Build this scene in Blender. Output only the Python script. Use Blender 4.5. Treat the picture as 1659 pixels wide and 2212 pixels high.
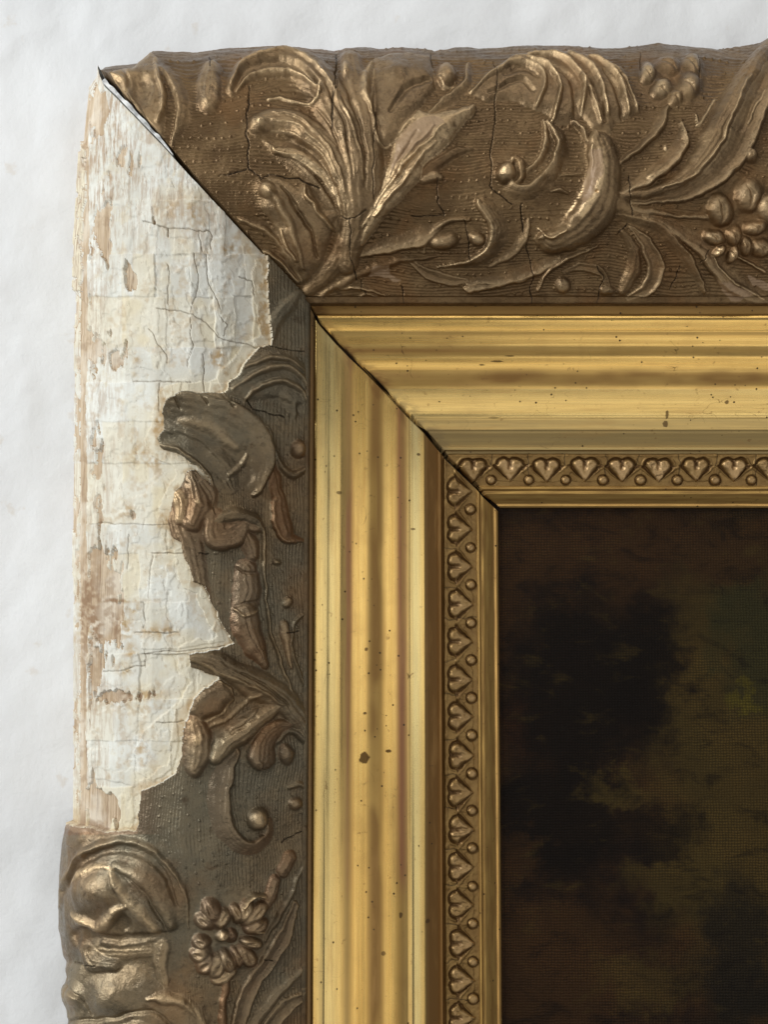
import bpy, math, random
import numpy as np
random.seed(4); rng = np.random.default_rng(11)
for o in list(bpy.data.objects): bpy.data.objects.remove(o)
SC = bpy.context.scene; COL = SC.collection

# ------------------------------------------------------------------ camera
S = 0.0002                     # metres per unit "px" on the reference plane
F = 2000.0; CX, CY = 829.5, 1106.0
ZR = 0.060; H = ZR + F * S     # camera height over the table
PITCH = math.radians(3.5); CP, SP = math.cos(PITCH), math.sin(PITCH)
cam = bpy.data.cameras.new('camera'); camo = bpy.data.objects.new('camera', cam); COL.objects.link(camo)
camo.location = (0, 0, H); camo.rotation_euler = (PITCH, 0, 0)
cam.sensor_fit = 'HORIZONTAL'; cam.sensor_width = 36; cam.lens = 36 * F / 1659.0
cam.clip_start = 0.02; cam.clip_end = 20
SC.camera = camo

# ------------------------------------------------------------------ light
SC.view_settings.view_transform = 'Standard'; SC.view_settings.look = 'None'
SC.view_settings.exposure = 0.0; SC.view_settings.gamma = 1.0
w = bpy.data.worlds.new('World'); SC.world = w; w.use_nodes = True
w.node_tree.nodes['Background'].inputs[0].default_value = (0.93, 0.95, 1.0, 1)
w.node_tree.nodes['Background'].inputs[1].default_value = 0.15
def area(name, loc, target, sx, sy, power, col):
    l = bpy.data.lights.new(name, 'AREA'); l.shape = 'RECTANGLE'; l.size = sx; l.size_y = sy
    l.energy = power; l.color = col
    o = bpy.data.objects.new(name, l); COL.objects.link(o); o.location = loc
    d = np.array(target) - np.array(loc); d = d / np.linalg.norm(d)
    import mathutils
    o.rotation_euler = mathutils.Vector(d).to_track_quat('-Z', 'Y').to_euler()
area('window_light', (-1.9, 0.75, 1.15), (-0.05, 0.05, 0.0), 1.5, 1.3, 60, (0.93, 0.97, 1.0))
area('far_window_light', (0.35, 2.1, 1.2), (0, 0.1, 0), 1.7, 0.9, 13, (1.0, 0.96, 0.90))
# added unseen lamps, angled to put bright bands on the gilding
area('added_gilt_light_front', (0.1, -1.05, 1.75), (0, 0, 0), 2.4, 0.75, 5.5, (1.0, 0.95, 0.85))
area('added_gilt_light_right', (1.15, -0.1, 1.7), (0, 0, 0), 0.75, 2.2, 6.0, (0.97, 0.97, 0.95))

# ------------------------------------------------------------------ projection helpers (calibration of measured sizes)
def W(px, py, z):
    dx = (np.asarray(px, float) - CX) / F; y = -(np.asarray(py, float) - CY) / F
    dy = y * CP + SP; dz = y * SP - CP
    t = (H - z) / (-dz)
    return dx * t, dy * t
def P(X, Y, Z):
    z = Z - H
    yc = Y * CP + z * SP; zc = -Y * SP + z * CP
    return CX + F * X / (-zc), CY - F * yc / (-zc)

# ------------------------------------------------------------------ noise
def vn(x, y, seed=0):
    x = np.asarray(x, float); y = np.asarray(y, float)
    n = 257; g = np.random.default_rng(seed).random((n, n))
    xi = np.floor(x).astype(int); yi = np.floor(y).astype(int)
    fx = x - xi; fy = y - yi; fx = fx * fx * (3 - 2 * fx); fy = fy * fy * (3 - 2 * fy)
    a = g[yi % n, xi % n]; b = g[yi % n, (xi + 1) % n]; c = g[(yi + 1) % n, xi % n]; d = g[(yi + 1) % n, (xi + 1) % n]
    return (a * (1 - fx) + b * fx) * (1 - fy) + (c * (1 - fx) + d * fx) * fy
def fbm(x, y, seed=0, oct=4):
    s = 0; a = 0.5; t = 0
    for k in range(oct):
        s = s + a * vn(x * 2 ** k + 13.7 * k, y * 2 ** k + 7.1 * k, seed + k); t += a; a *= 0.5
    return s / t
def sst(a, b, x):
    t = np.clip((x - a) / (b - a), 0, 1); return t * t * (3 - 2 * t)

# ------------------------------------------------------------------ materials
def lin(r, g, b):
    f = lambda c: c / 12.92 if c <= .04045 else ((c + .055) / 1.055) ** 2.4
    return (f(r / 255), f(g / 255), f(b / 255), 1)
class M:
    def __init__(s, name):
        s.m = bpy.data.materials.new(name); s.m.use_nodes = True; s.t = s.m.node_tree
        s.b = s.t.nodes['Principled BSDF']; s.geo = s.t.nodes.new('ShaderNodeNewGeometry')
    def link(s, a, b): s.t.links.new(a, b)
    def put(s, v, sock):
        if hasattr(v, 'is_linked') or isinstance(v, bpy.types.NodeSocket): s.link(v, sock)
        else: sock.default_value = v
    def map(s, scale):
        n = s.t.nodes.new('ShaderNodeMapping'); s.link(s.geo.outputs['Position'], n.inputs[0]); n.inputs['Scale'].default_value = scale
        return n.outputs[0]
    def noise(s, scale, detail=4, rough=.55, vec=None, dist=0):
        n = s.t.nodes.new('ShaderNodeTexNoise'); s.link(vec or s.geo.outputs['Position'], n.inputs['Vector'])
        n.inputs['Scale'].default_value = scale; n.inputs['Detail'].default_value = detail; n.inputs['Roughness'].default_value = rough
        n.inputs['Distortion'].default_value = dist
        return n.outputs[0]
    def vor(s, scale, vec=None, feature='F1'):
        n = s.t.nodes.new('ShaderNodeTexVoronoi'); s.link(vec or s.geo.outputs['Position'], n.inputs['Vector'])
        n.feature = feature; n.inputs['Scale'].default_value = scale; return n.outputs['Distance']
    def ramp(s, v, a, b, lo=0., hi=1.):
        n = s.t.nodes.new('ShaderNodeMapRange'); n.interpolation_type = 'SMOOTHSTEP'; s.link(v, n.inputs[0])
        n.inputs[1].default_value = a; n.inputs[2].default_value = b; n.inputs[3].default_value = lo; n.inputs[4].default_value = hi
        return n.outputs[0]
    def math(s, op, a, b=0.0):
        n = s.t.nodes.new('ShaderNodeMath'); n.operation = op; s.put(a, n.inputs[0]); s.put(b, n.inputs[1]); return n.outputs[0]
    def mix(s, f, a, b, mode='MIX'):
        n = s.t.nodes.new('ShaderNodeMix'); n.data_type = 'RGBA'; n.blend_type = mode
        s.put(f, n.inputs[0]); s.put(a, n.inputs[6]); s.put(b, n.inputs[7]); return n.outputs[2]
    def attr(s, name):
        n = s.t.nodes.new('ShaderNodeAttribute'); n.attribute_name = name; return n.outputs['Fac']
    def set(s, **k):
        for a, v in k.items(): s.put(v, s.b.inputs[a])
    def bump(s, h, strength, dist):
        n = s.t.nodes.new('ShaderNodeBump'); s.link(h, n.inputs['Height']); n.inputs['Strength'].default_value = strength
        n.inputs['Distance'].default_value = dist; s.link(n.outputs[0], s.b.inputs['Normal'])

def mat_bronze(name, overtone, overtone_amt):
    m = M(name)
    n1 = m.noise(60, 5); n2 = m.noise(420, 4, .7); n3 = m.noise(18, 3)
    c = m.mix(m.ramp(n1, .38, .64), lin(100, 77, 49), lin(132, 106, 72))
    c = m.mix(m.ramp(n2, .5, .72), c, lin(88, 66, 40))
    c = m.mix(m.math('MULTIPLY', m.attr('brown'), m.ramp(n2, .25, .6, .7, 1)), c, lin(122, 70, 22))
    c = m.mix(m.math('MULTIPLY', m.ramp(n3, .35, .65, .4, 1), overtone_amt), c, overtone)
    wear = m.math('MULTIPLY', m.attr('gold'), m.ramp(n2, .32, .52, .45, 1))
    c = m.mix(m.math('MULTIPLY', m.ramp(m.noise(26, 4, .6), .50, .68), .34), c, lin(130, 90, 50))
    c = m.mix(wear, c, lin(220, 190, 146))
    c = m.mix(m.math('MULTIPLY', m.attr('patch'), m.ramp(n2, .2, .4)), c, lin(150, 122, 92))
    c = m.mix(m.ramp(m.noise(130, 5, .7), .56, .74, 0, .6), c, lin(66, 46, 26)); c = m.mix(m.attr('crack'), c, lin(40, 30, 20))
    m.set(**{'Base Color': c, 'Metallic': m.math('MULTIPLY', m.ramp(wear, 0, 1, .62, .85), m.math('SUBTRACT', 1.0, m.attr('patch')))})
    m.set(Roughness=m.math('ADD', m.ramp(n2, .3, .7, .29, .54), m.ramp(n1, .35, .65, -.06, .08))); m.b.inputs['Specular IOR Level'].default_value = .4
    m.bump(m.math('ADD', m.math('MULTIPLY', n2, .6), m.noise(1500, 3)), .5, .0004)
    return m.m
BR_TOP = mat_bronze('bronze_paint', lin(120, 100, 74), .25); BR_GROUND = mat_bronze('shaded_bronze_ground', lin(94, 72, 44), .6)  # ground is a darker bronze copy, recess shade put into its colour
BR_SIDE = mat_bronze('greyed_bronze_paint', lin(112, 110, 94), .62)  # vertical rail mixes in a greyer tone

def mat_gilt(name, axis):
    m = M(name)
    sc = (6, 400, 400) if axis == 0 else (400, 6, 400)
    st = m.noise(1.0, 4, .6, m.map(sc)); sc2 = (40, 1200, 1200) if axis == 0 else (1200, 40, 1200)
    st2 = m.noise(1.0, 3, .6, m.map(sc2)); n = m.noise(90, 4)
    c = m.mix(m.ramp(st, .35, .65), lin(234, 194, 115), lin(222, 180, 102))
    c = m.mix(m.ramp(n, .45, .75, 0, .5), c, lin(206, 166, 96))
    c = m.mix(m.attr('bole'), c, lin(176, 108, 80))
    c = m.mix(m.attr('grime_shade'), c, lin(126, 90, 42))
    c = m.mix(m.attr('green'), c, lin(214, 204, 150))
    sp = m.ramp(m.math('ADD', m.vor(230), m.ramp(m.noise(45), .38, .56, .13, -.05)), .04, .07, 1, 0)
    c = m.mix(sp, c, lin(60, 42, 22))
    wn = m.math('MULTIPLY', m.ramp(m.noise(260, 5, .7), .63, .68), .5); c = m.mix(wn, c, lin(128, 92, 52))
    c = m.mix(m.ramp(m.noise(1.0, 5, .65, m.map((22, 160, 160) if axis == 0 else (160, 22, 160))), .52, .72, 0, .4), c, lin(186, 144, 84))
    for (sx, sy, ra, rb, sa) in ((787, 1636, 11, 13, .9), (791, 1402, 4, 4, .8), (788, 1540, 4, 3, .8), (840, 1622, 7, 4, .9), (1446, 893, 4, 9, .8), (1444, 912, 6, 7, .8), (1073, 783, 14, 2.2, .8), (1040, 790, 7, 2, .8), (1100, 772, 10, 2, .7), (1573, 868, 5, 4, .8), (905, 979, 4, 3, .8), (733, 1065, 6, 4, .7), (893, 1142, 5, 2.5, .7), (1068, 900, 12, 2, .5), (925, 2000, 5, 5, .8), (866, 1980, 4, 6, .8), (828, 2058, 5, 5, .7)):
        X_, Y_ = W(sx, sy, .040); v_ = m.t.nodes.new('ShaderNodeVectorMath'); v_.operation = 'SUBTRACT'; m.link(m.geo.outputs['Position'], v_.inputs[0]); v_.inputs[1].default_value = (float(X_), float(Y_), 0)
        k_ = m.t.nodes.new('ShaderNodeVectorMath'); k_.operation = 'MULTIPLY'; m.link(v_.outputs[0], k_.inputs[0]); k_.inputs[1].default_value = (1 / (ra * S), 1 / (rb * S), 0)
        l_ = m.t.nodes.new('ShaderNodeVectorMath'); l_.operation = 'LENGTH'; m.link(k_.outputs[0], l_.inputs[0]); d_ = m.math('ADD', l_.outputs['Value'], m.math('MULTIPLY', m.noise(600, 2), 1.2))
        c = m.mix(m.ramp(d_, 1.4, 1.75, sa, 0), c, lin(74, 50, 26))
    sc_ = m.ramp(m.math('ABSOLUTE', m.math('SUBTRACT', m.noise(75, 2, .4, dist=.8), .5)), .0, .0035, 1, 0); sc_ = m.math('MULTIPLY', sc_, m.ramp(m.noise(48, 2), .60, .64)); c = m.mix(m.math('MULTIPLY', sc_, .8), c, lin(84, 58, 30))
    m.set(**{'Base Color': c, 'Metallic': m.math('SUBTRACT', .93, m.math('ADD', m.math('MULTIPLY', m.attr('grime_shade'), .5), m.math('MULTIPLY', m.attr('bole'), .35))),
             'Roughness': m.math('ADD', m.ramp(st2, .3, .7, .23, .30), m.math('MULTIPLY', m.attr('grime_shade'), .2))})
    m.bump(m.math('ADD', m.math('ADD', st, m.math('MULTIPLY', st2, .5)), m.math('MULTIPLY', sp, -1.)), .07, .0002)
    return m.m
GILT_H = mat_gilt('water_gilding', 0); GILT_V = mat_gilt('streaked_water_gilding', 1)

def mat_gesso():
    m = M('flaking_gesso')
    n1 = m.noise(45, 5, .6); n2 = m.noise(300, 5, .7); n3 = m.noise(900, 3)
    c = m.mix(m.ramp(n1, .4, .62), lin(222, 221, 211), lin(208, 205, 192))
    c = m.mix(m.attr('cream'), c, lin(218, 206, 176))
    c = m.mix(m.ramp(n2, .56, .72, 0, .45), c, lin(186, 172, 148))
    st = m.math('MULTIPLY', m.attr('stain'), m.ramp(n2, .3, .6, .5, 1)); c = m.mix(st, c, lin(176, 148, 106))
    wsh = m.math('MULTIPLY', m.attr('wash'), m.ramp(m.noise(1.0, 5, .7, m.map((700, 90, 300))), .42, .62)); c = m.mix(wsh, c, lin(172, 150, 126))
    c = m.mix(m.math('MULTIPLY', m.ramp(m.noise(110, 5, .7), .55, .66), .55), c, lin(206, 194, 168)); c = m.mix(m.ramp(m.vor(330), .05, .10, .5, 0), c, lin(150, 126, 92))
    c = m.mix(m.attr('crack'), c, lin(112, 96, 74))
    m.set(**{'Base Color': c, 'Roughness': .75}); m.b.inputs['Specular IOR Level'].default_value = .3
    m.bump(m.math('ADD', n2, m.math('MULTIPLY', n3, .5)), .4, .0004); return m.m
GESSO = mat_gesso()
def mat_wood(axis=1):
    m = M('bare_pine' if axis else 'bare_pine_crosswise')
    sc = (1500, 60, 400) if axis else (60, 1500, 400)
    g = m.noise(1.0, 4, .65, m.map(sc)); g2 = m.noise(1, 3, .6, m.map((350, 14, 100) if axis else (14, 350, 100))); n = m.noise(60, 4)
    c = m.mix(m.ramp(g2, .35, .65), lin(206, 186, 158), lin(178, 154, 124))
    c = m.mix(m.ramp(g, .5, .68, 0, .75), c, lin(128, 98, 74))
    c = m.mix(m.ramp(n, .46, .66, 0, .6), c, lin(222, 212, 194))
    c = m.mix(m.attr('stain'), c, lin(146, 118, 90))
    c = m.mix(m.attr('crack'), c, lin(90, 66, 44))
    m.set(**{'Base Color': c, 'Roughness': .8}); m.b.inputs['Specular IOR Level'].default_value = .25
    m.bump(m.math('ADD', g, m.math('MULTIPLY', g2, .6)), .9, .0006); return m.m
WOOD = mat_wood()
def mat_dark(name, col, r=.8):
    m = M(name); n = m.noise(300, 4); m.set(**{'Base Color': m.mix(m.ramp(n, .3, .7), lin(*col), lin(*[c * .7 for c in col])), 'Roughness': r}); return m.m
CORE = mat_dark('old_stained_wood', (70, 50, 32))

# ------------------------------------------------------------------ relief drawing
REG = {'D': (0, 0, 1), 1: (140.2, 70.1, .4225), 2: (665.9, 70.1, .3169), 3: (1121.4, 70.1, .324), 4: (126.2, 525.7, .338), 5: (126.2, 1086.4, .338), 6: (105.1, 1647., .3591)}
def spline(pts, n=9):
    p = np.array(pts, float)
    if len(p) == 2: return p[0] + (p[1] - p[0]) * np.linspace(0, 1, n)[:, None]
    q = np.vstack([2 * p[0] - p[1], p, 2 * p[-1] - p[-2]]); out = []
    for i in range(1, len(q) - 2):
        t = np.linspace(0, 1, n, endpoint=False)[:, None]
        out.append(.5 * (2 * q[i] + (q[i + 1] - q[i - 1]) * t + (2 * q[i - 1] - 5 * q[i] + 4 * q[i + 1] - q[i + 2]) * t ** 2 + (3 * q[i] - q[i - 1] - 3 * q[i + 1] + q[i + 2]) * t ** 3))
    return np.vstack(out + [p[-1:]])
def prof(k, t):
    a = np.abs(t)
    if k == 'r': return np.sqrt(np.clip(1 - t * t, 0, 1))
    if k == 'd': return np.clip(1 - t * t, 0, 1) ** .8
    if k == 'k': return (1 - a) ** .9
    if k == 'e': return (.5 + .5 * (t + 1) / 2) * np.sqrt(np.clip(1 - a ** 3.5, 0, 1))
    if k == 'c': return (.40 + .60 * a ** 2) * np.clip(1 - a ** 9, 0, 1) ** .5
    if k == 'a': return (.12 + .88 * ((t + 1) / 2) ** 1.2) * np.sqrt(np.clip(1 - a ** 8, 0, 1))
    if k == 'b': return (.12 + .88 * ((1 - t) / 2) ** 1.2) * np.sqrt(np.clip(1 - a ** 8, 0, 1))
    return np.clip(1 - t * t, 0, 1) ** 2          # g, x
class Relief:
    """heights in px over the band, drawn in measured positions"""
    def __init__(s, px, py, thick):
        s.px = px + (fbm(px / 24, py / 24, 301, 3) - .5) * 9; s.py = py + (fbm(px / 24, py / 24, 307, 3) - .5) * 9; s.todo = []; s.fat = 1.14; s.calm = np.zeros(px.shape); s.h = np.full(px.shape, float(thick)); s.lab = np.zeros(px.shape, int); s.T = thick
        s.gold = np.zeros(px.shape); s.brown = np.zeros(px.shape); s.patch = np.zeros(px.shape); s.crack = np.zeros(px.shape)
        s.names = ['ornament_ground']; s.cur = 0
    def part(s, name): s.names.append(name); s.cur = len(s.names) - 1
    def sub(s, x0, y0, x1, y1):
        m = (s.px > x0) & (s.px < x1) & (s.py > y0) & (s.py < y1)
        return np.nonzero(m)
    def st(s, reg, kind, pts, w, h, gold=0., brown=0., lift=0.):
        ox, oy, k = REG[reg]; P_ = np.array([(ox + x * k, oy + y * k) for x, y in pts]); n = 8
        C = spline(P_, n)
        wv = np.broadcast_to(np.array(w, float) * k, (len(pts),)) if np.ndim(w) == 0 else np.array(w, float) * k
        if kind in 'abcder': wv = wv * s.fat
        Wd = np.interp(np.linspace(0, 1, len(C)), np.linspace(0, 1, len(pts)), wv); wm = Wd.max()
        ix = s.sub(C[:, 0].min() - wm - 2, C[:, 1].min() - wm - 2, C[:, 0].max() + wm + 2, C[:, 1].max() + wm + 2)
        if len(ix[0]) == 0: return
        X = s.px[ix]; Y = s.py[ix]; best = np.full(X.shape, 1e9); T = np.zeros(X.shape); WW = np.ones(X.shape)
        for i in range(len(C) - 1):
            a = C[i]; d = C[i + 1] - a; L = max(np.hypot(*d), 1e-6); d = d / L
            al = np.clip((X - a[0]) * d[0] + (Y - a[1]) * d[1], 0, L)
            ex = X - a[0] - d[0] * al; ey = Y - a[1] - d[1] * al; r = np.hypot(ex, ey)
            ww = np.maximum(Wd[i] + (Wd[i + 1] - Wd[i]) * al / L, .8); q = r / ww
            b = q < best
            best = np.where(b, q, best); sg = np.sign(d[0] * ey - d[1] * ex); T = np.where(b, sg * q, T); WW = np.where(b, ww, WW)
        inn = best < 1; ix = (ix[0][inn], ix[1][inn]); T = T[inn]; WW = WW[inn]
        f = prof(kind, T); hh = h * k * (WW / wm) ** .5 if False else h * (WW / wm) ** .5
        if kind == 'g': s.h[ix] = s.h[ix] - hh * f; return
        if kind == 'x':
            s.h[ix] = s.h[ix] + hh * f; s.gold[ix] = np.maximum(s.gold[ix], gold * f); return
        if kind in 'abcde' and wm > 11: hh = hh + np.where(np.abs(T) < .9, 1.0 * min(1, wm / 22) * (np.cos(T * 3.14159 * (3 if wm < 22 else 5) + s.cur) - 1) * (1 - T ** 2), 0)
        v = s.T + lift + hh * f; up = v > s.h[ix]
        j = (ix[0][up], ix[1][up]); s.h[j] = v[up]; s.lab[j] = s.cur
        s.gold[j] = gold * sst(.3, 1.0, f[up]) ; s.brown[j] = brown
    def hush(s, reg, x, y, rx, ry):
        ox, oy, k = REG[reg]; s.calm = np.maximum(s.calm, sst(1.15, .9, np.hypot((s.px - ox - x * k) / (rx * k), (s.py - oy - y * k) / (ry * k))))
    def petal(s, reg, c, tip, w, h, gold=0., brown=0.):
        a = np.array(c, float); b = np.array(tip, float); m_ = (a + b) / 2; L = np.hypot(*(b - a)); an = math.degrees(math.atan2(b[1] - a[1], b[0] - a[0]))
        s.bl(reg, m_[0] + (b[0] - a[0]) * .12, m_[1] + (b[1] - a[1]) * .12, L * .62, w * 1.1, h, gold, brown, ang=an, kind='d')
        s.bl(reg, m_[0] + (b[0] - a[0]) * random.uniform(.1, .3), m_[1] + (b[1] - a[1]) * .2, L * .36, w * .36, h * .3, kind='g', ang=an + random.uniform(-20, 20))
    def bl(s, reg, x, y, rx, ry, h, gold=0., brown=0., ang=0., kind='r', lift=0.):
        ox, oy, k = REG[reg]; cx, cy = ox + x * k, oy + y * k; rx *= k; ry *= k; R = max(rx, ry)
        ix = s.sub(cx - R, cy - R, cx + R, cy + R)
        dx = s.px[ix] - cx; dy = s.py[ix] - cy; a = math.radians(ang)
        t = np.hypot((dx * math.cos(a) + dy * math.sin(a)) / rx, (-dx * math.sin(a) + dy * math.cos(a)) / ry)
        inn = t < 1; ix = (ix[0][inn], ix[1][inn]); t = t[inn]; f = prof('d' if kind == 'r' else kind, t)
        if kind == 'g': s.h[ix] -= h * f; return
        if kind == 'x': s.h[ix] += h * f; s.gold[ix] = np.maximum(s.gold[ix], gold * f); return
        v = s.T + lift + h * f; up = v > s.h[ix]; j = (ix[0][up], ix[1][up]); s.h[j] = v[up]; s.lab[j] = s.cur; s.gold[j] = gold * sst(.4, 1, f[up]); s.brown[j] = brown
    def mask(s, reg, pts, soft=1.5, jag=0.):
        """signed inside mask of a polygon"""
        ox, oy, k = REG[reg]; Q = np.array([(ox + x * k, oy + y * k) for x, y in pts])
        X = s.px; Y = s.py
        if jag: X = X + (fbm(s.px / 9, s.py / 9, 71, 3) - .5) * 2 * jag; Y = Y + (fbm(s.px / 9, s.py / 9, 75, 3) - .5) * 2 * jag
        ins = np.zeros(X.shape, bool); dist = np.full(X.shape, 1e9)
        ix = s.sub(Q[:, 0].min() - 60, Q[:, 1].min() - 60, Q[:, 0].max() + 60, Q[:, 1].max() + 60)
        x = X[ix]; y = Y[ix]; i_ = np.zeros(x.shape, bool); dd = np.full(x.shape, 1e9)
        for i in range(len(Q)):
            a = Q[i]; b = Q[(i + 1) % len(Q)]
            c = ((a[1] > y) != (b[1] > y)) & (x < (b[0] - a[0]) * (y - a[1]) / (b[1] - a[1] + 1e-9) + a[0]); i_ ^= c
            d = b - a; L2 = max((d ** 2).sum(), 1e-9); t = np.clip(((x - a[0]) * d[0] + (y - a[1]) * d[1]) / L2, 0, 1)
            dd = np.minimum(dd, np.hypot(x - a[0] - d[0] * t, y - a[1] - d[1] * t))
        ins[ix] = i_; dist[ix] = dd
        return np.where(ins, dist, -dist)
    def poly(s, reg, pts, h, edge, gold=0., brown=0., lift=0.):
        d = s.mask(reg, pts); v = s.T + lift + h * np.sqrt(np.clip(1 - (1 - np.clip(d / edge, 0, 1)) ** 2, 0, 1)); up = (d > 0) & (v > s.h)
        s.h[up] = v[up]; s.lab[up] = s.cur; s.gold[up] = gold; s.brown[up] = brown
    def settle(s, sig=.95):
        E = np.clip(s.h - s.T, 0, None)
        for _ in range(2):
            for ax in (0, 1):
                r = 7; c = np.cumsum(np.pad(E, [(r + 1, r) if i == ax else (0, 0) for i in (0, 1)], mode='edge'), ax)
                E = (c[2 * r + 1:] - c[:-2 * r - 1]) / (2 * r + 1) if ax == 0 else (c[:, 2 * r + 1:] - c[:, :-2 * r - 1]) / (2 * r + 1)
        q = s.T + .62 * E; d = s.h - q; s.h = s.T + 1.22 * (q + .5 * (d + np.sqrt(d * d + 1.0)) - .25 - s.T)
        k = np.exp(-.5 * (np.arange(-4, 5) / sig) ** 2); k /= k.sum()
        for ax in (0, 1):
            a = np.pad(s.h, [(4, 4) if i == ax else (0, 0) for i in (0, 1)], mode='edge'); s.h = sum(k[i] * (a[i:i + s.h.shape[0]] if ax == 0 else a[:, i:i + s.h.shape[1]]) for i in range(9))
    def cracks(s):
        for a in s.todo: s.cr_(*a)
    def cr(s, reg, pts, w=1.35, depth=4): s.todo.append((reg, pts, w, depth))
    def cr_(s, reg, pts, w=1.8, depth=5):
        ox, oy, k = REG[reg]; pp = []
        for a, b in zip(pts[:-1], pts[1:]):
            for t in np.linspace(0, 1, 4, endpoint=False): pp.append((a[0] + (b[0] - a[0]) * t + random.uniform(-6, 6), a[1] + (b[1] - a[1]) * t + random.uniform(-5, 5)))
        pp.append(pts[-1]); C = np.array([(ox + x * k, oy + y * k) for x, y in pp])
        ix = s.sub(C[:, 0].min() - 4, C[:, 1].min() - 4, C[:, 0].max() + 4, C[:, 1].max() + 4); X = s.px[ix]; Y = s.py[ix]; best = np.full(X.shape, 1e9)
        for i in range(len(C) - 1):
            a = C[i]; d = C[i + 1] - a; L2 = max((d ** 2).sum(), 1e-9); t = np.clip(((X - a[0]) * d[0] + (Y - a[1]) * d[1]) / L2, 0, 1)
            best = np.minimum(best, np.hypot(X - a[0] - d[0] * t, Y - a[1] - d[1] * t))
        f = np.clip(1 - best / w, 0, 1); s.h[ix] -= depth * f; s.crack[ix] = np.maximum(s.crack[ix], np.clip(f * 1.3, 0, .85))

# ------------------------------------------------------------------ rail profile
ZT = np.array([[104, 27], [112, 36], [130, 46], [170, 55], [230, 62], [300, 66], [380, 67], [450, 64.5], [520, 59], [590, 52], [640, 47], [656, 45.6], [658, 43], [661, 42.2],
               [679, 42], [682, 44.6], [688, 46.6], [696, 47.4], [704, 46.8], [711, 45.4], [716, 44.2], [722, 43.9], [735, 44.2], [748, 43.4], [757, 41.9], [764, 41.5], [771, 41.9],
               [782, 42.0], [797, 41.0], [812, 39.0], [826, 36.8], [840, 35.0], [858, 33.6], [880, 32.8], [894, 32.9], [896, 33.8], [903, 33.8], [905, 32.8], [915, 32.6], [928, 31.6], [931, 30.0],
               [936, 29.7], [950, 28.9], [964, 27.2], [967, 28.2], [972, 28.2], [975, 25.6], [981, 25.4], [983, 27.0], [1050, 24.2], [1052, 25.2], [1057, 25.0], [1060, 23.6], [1067, 23.2],
               [1076, 21.6], [1088, 19.0], [1093, 18.8], [1097, 18.0], [1098, 15.0]])
MT = [104, 130, 170, 300, 450, 590, 656, 690, 735, 770, 800, 838, 895, 930, 968, 976, 984, 1050, 1066, 1098]
ML = [150, 172, 207, 332, 470, 604, 664, 681, 722, 757, 790, 828, 882, 918, 950, 957, 962, 1031, 1044, 1078]
SLOPE = np.array([[681, -38], [686, -18], [691, 2], [695, 14], [711, 20], [714, 30], [717, 4], [722, 4], [727, 12], [742, 15], [746, 9], [750, 0], [766, -3], [770, 4], [774, 14], [788, 20], [798, 21], [803, 9],
                  [812, 0], [822, -3], [832, 0], [838, 9], [844, 15], [866, 19], [884, 22], [892, 25], [895, 4], [899, 0], [903, 30], [908, 14], [927, 19], [930, 42], [933, 24], [938, 33], [962, 30]])
_v = np.arange(681, 964.01, .25); _a = np.interp(_v, SLOPE[:, 0], SLOPE[:, 1]); _z = 44.3 - np.concatenate([[0], np.cumsum(np.tan(np.radians(_a)))[:-1] * .25 * .2])
_off = ZT[(ZT[:, 0] > 966), 1] - 28.2
ZT = np.vstack([ZT[ZT[:, 0] < 681], np.stack([_v, _z], 1), np.stack([ZT[ZT[:, 0] > 966][:, 0], _z[-1] + .9 + _off], 1)])
ZPAINT = _z[-1] + .9 - 28.2 + 15.9
def zprof(v): return np.interp(v, ZT[:, 0], ZT[:, 1]) * .001
def plan_top(v):  return W(1100, v, zprof(v))[1]          # world Y of profile position v
def plan_side(v): return W(np.interp(v, MT, ML), 1300, zprof(v))[0]
XMAX = 0.225; YMIN = -0.275
TOPEDGE = np.array([[120, 165], [215, 158], [250, 152], [300, 146], [330, 119], [345, 117], [420, 120], [500, 109], [600, 106], [690, 113], [722, 118], [760, 109], [790, 107], [830, 112], [870, 107], [932, 115], [938, 117], [990, 107], [1040, 111], [1130, 104], [1230, 104], [1320, 112], [1380, 104], [1420, 98], [1480, 105], [1550, 113], [1600, 105], [1800, 103]])
SIDEEDGE = np.array([[100, 215], [168, 208], [190, 190], [250, 183], [305, 178], [309, 171], [400, 166], [500, 160], [520, 157], [625, 155], [632, 162], [700, 160], [706, 157], [900, 158], [1100, 155], [1240, 154], [1246, 157], [1770, 156], [1774, 144], [1860, 137], [1950, 132], [2000, 132], [2040, 137], [2060, 150], [2090, 152], [2130, 146], [2190, 150], [2400, 150]])

SIDEEDGE[:, 1] += np.where(SIDEEDGE[:, 0] > 1772, 22, 5)
frame = bpy.data.objects.new('picture_frame', None); COL.objects.link(frame)
frame['label'] = 'antique gilt picture frame corner with leaf ornament, broken away at left to white gesso'
frame['category'] = 'picture frame'

def grid_mesh(name, verts, quads, mat, parent, attrs=None, norms=None):
    me = bpy.data.meshes.new(name); me.vertices.add(len(verts)); me.vertices.foreach_set('co', verts.astype(np.float32).ravel())
    nq = len(quads); me.loops.add(nq * 4); me.loops.foreach_set('vertex_index', quads.astype(np.int32).ravel())
    me.polygons.add(nq); me.polygons.foreach_set('loop_start', np.arange(0, nq * 4, 4, dtype=np.int32))
    me.update(calc_edges=True); me.polygons.foreach_set('use_smooth', np.ones(nq, bool))
    for k, a in (attrs or {}).items():
        at = me.attributes.new(k, 'FLOAT', 'POINT'); at.data.foreach_set('value', a.astype(np.float32))
    me.materials.append(mat); me.validate()
    if norms is not None: me.normals_split_custom_set_from_vertices(norms.tolist())
    o = bpy.data.objects.new(name, me); COL.objects.link(o); o.parent = parent; return o

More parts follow.
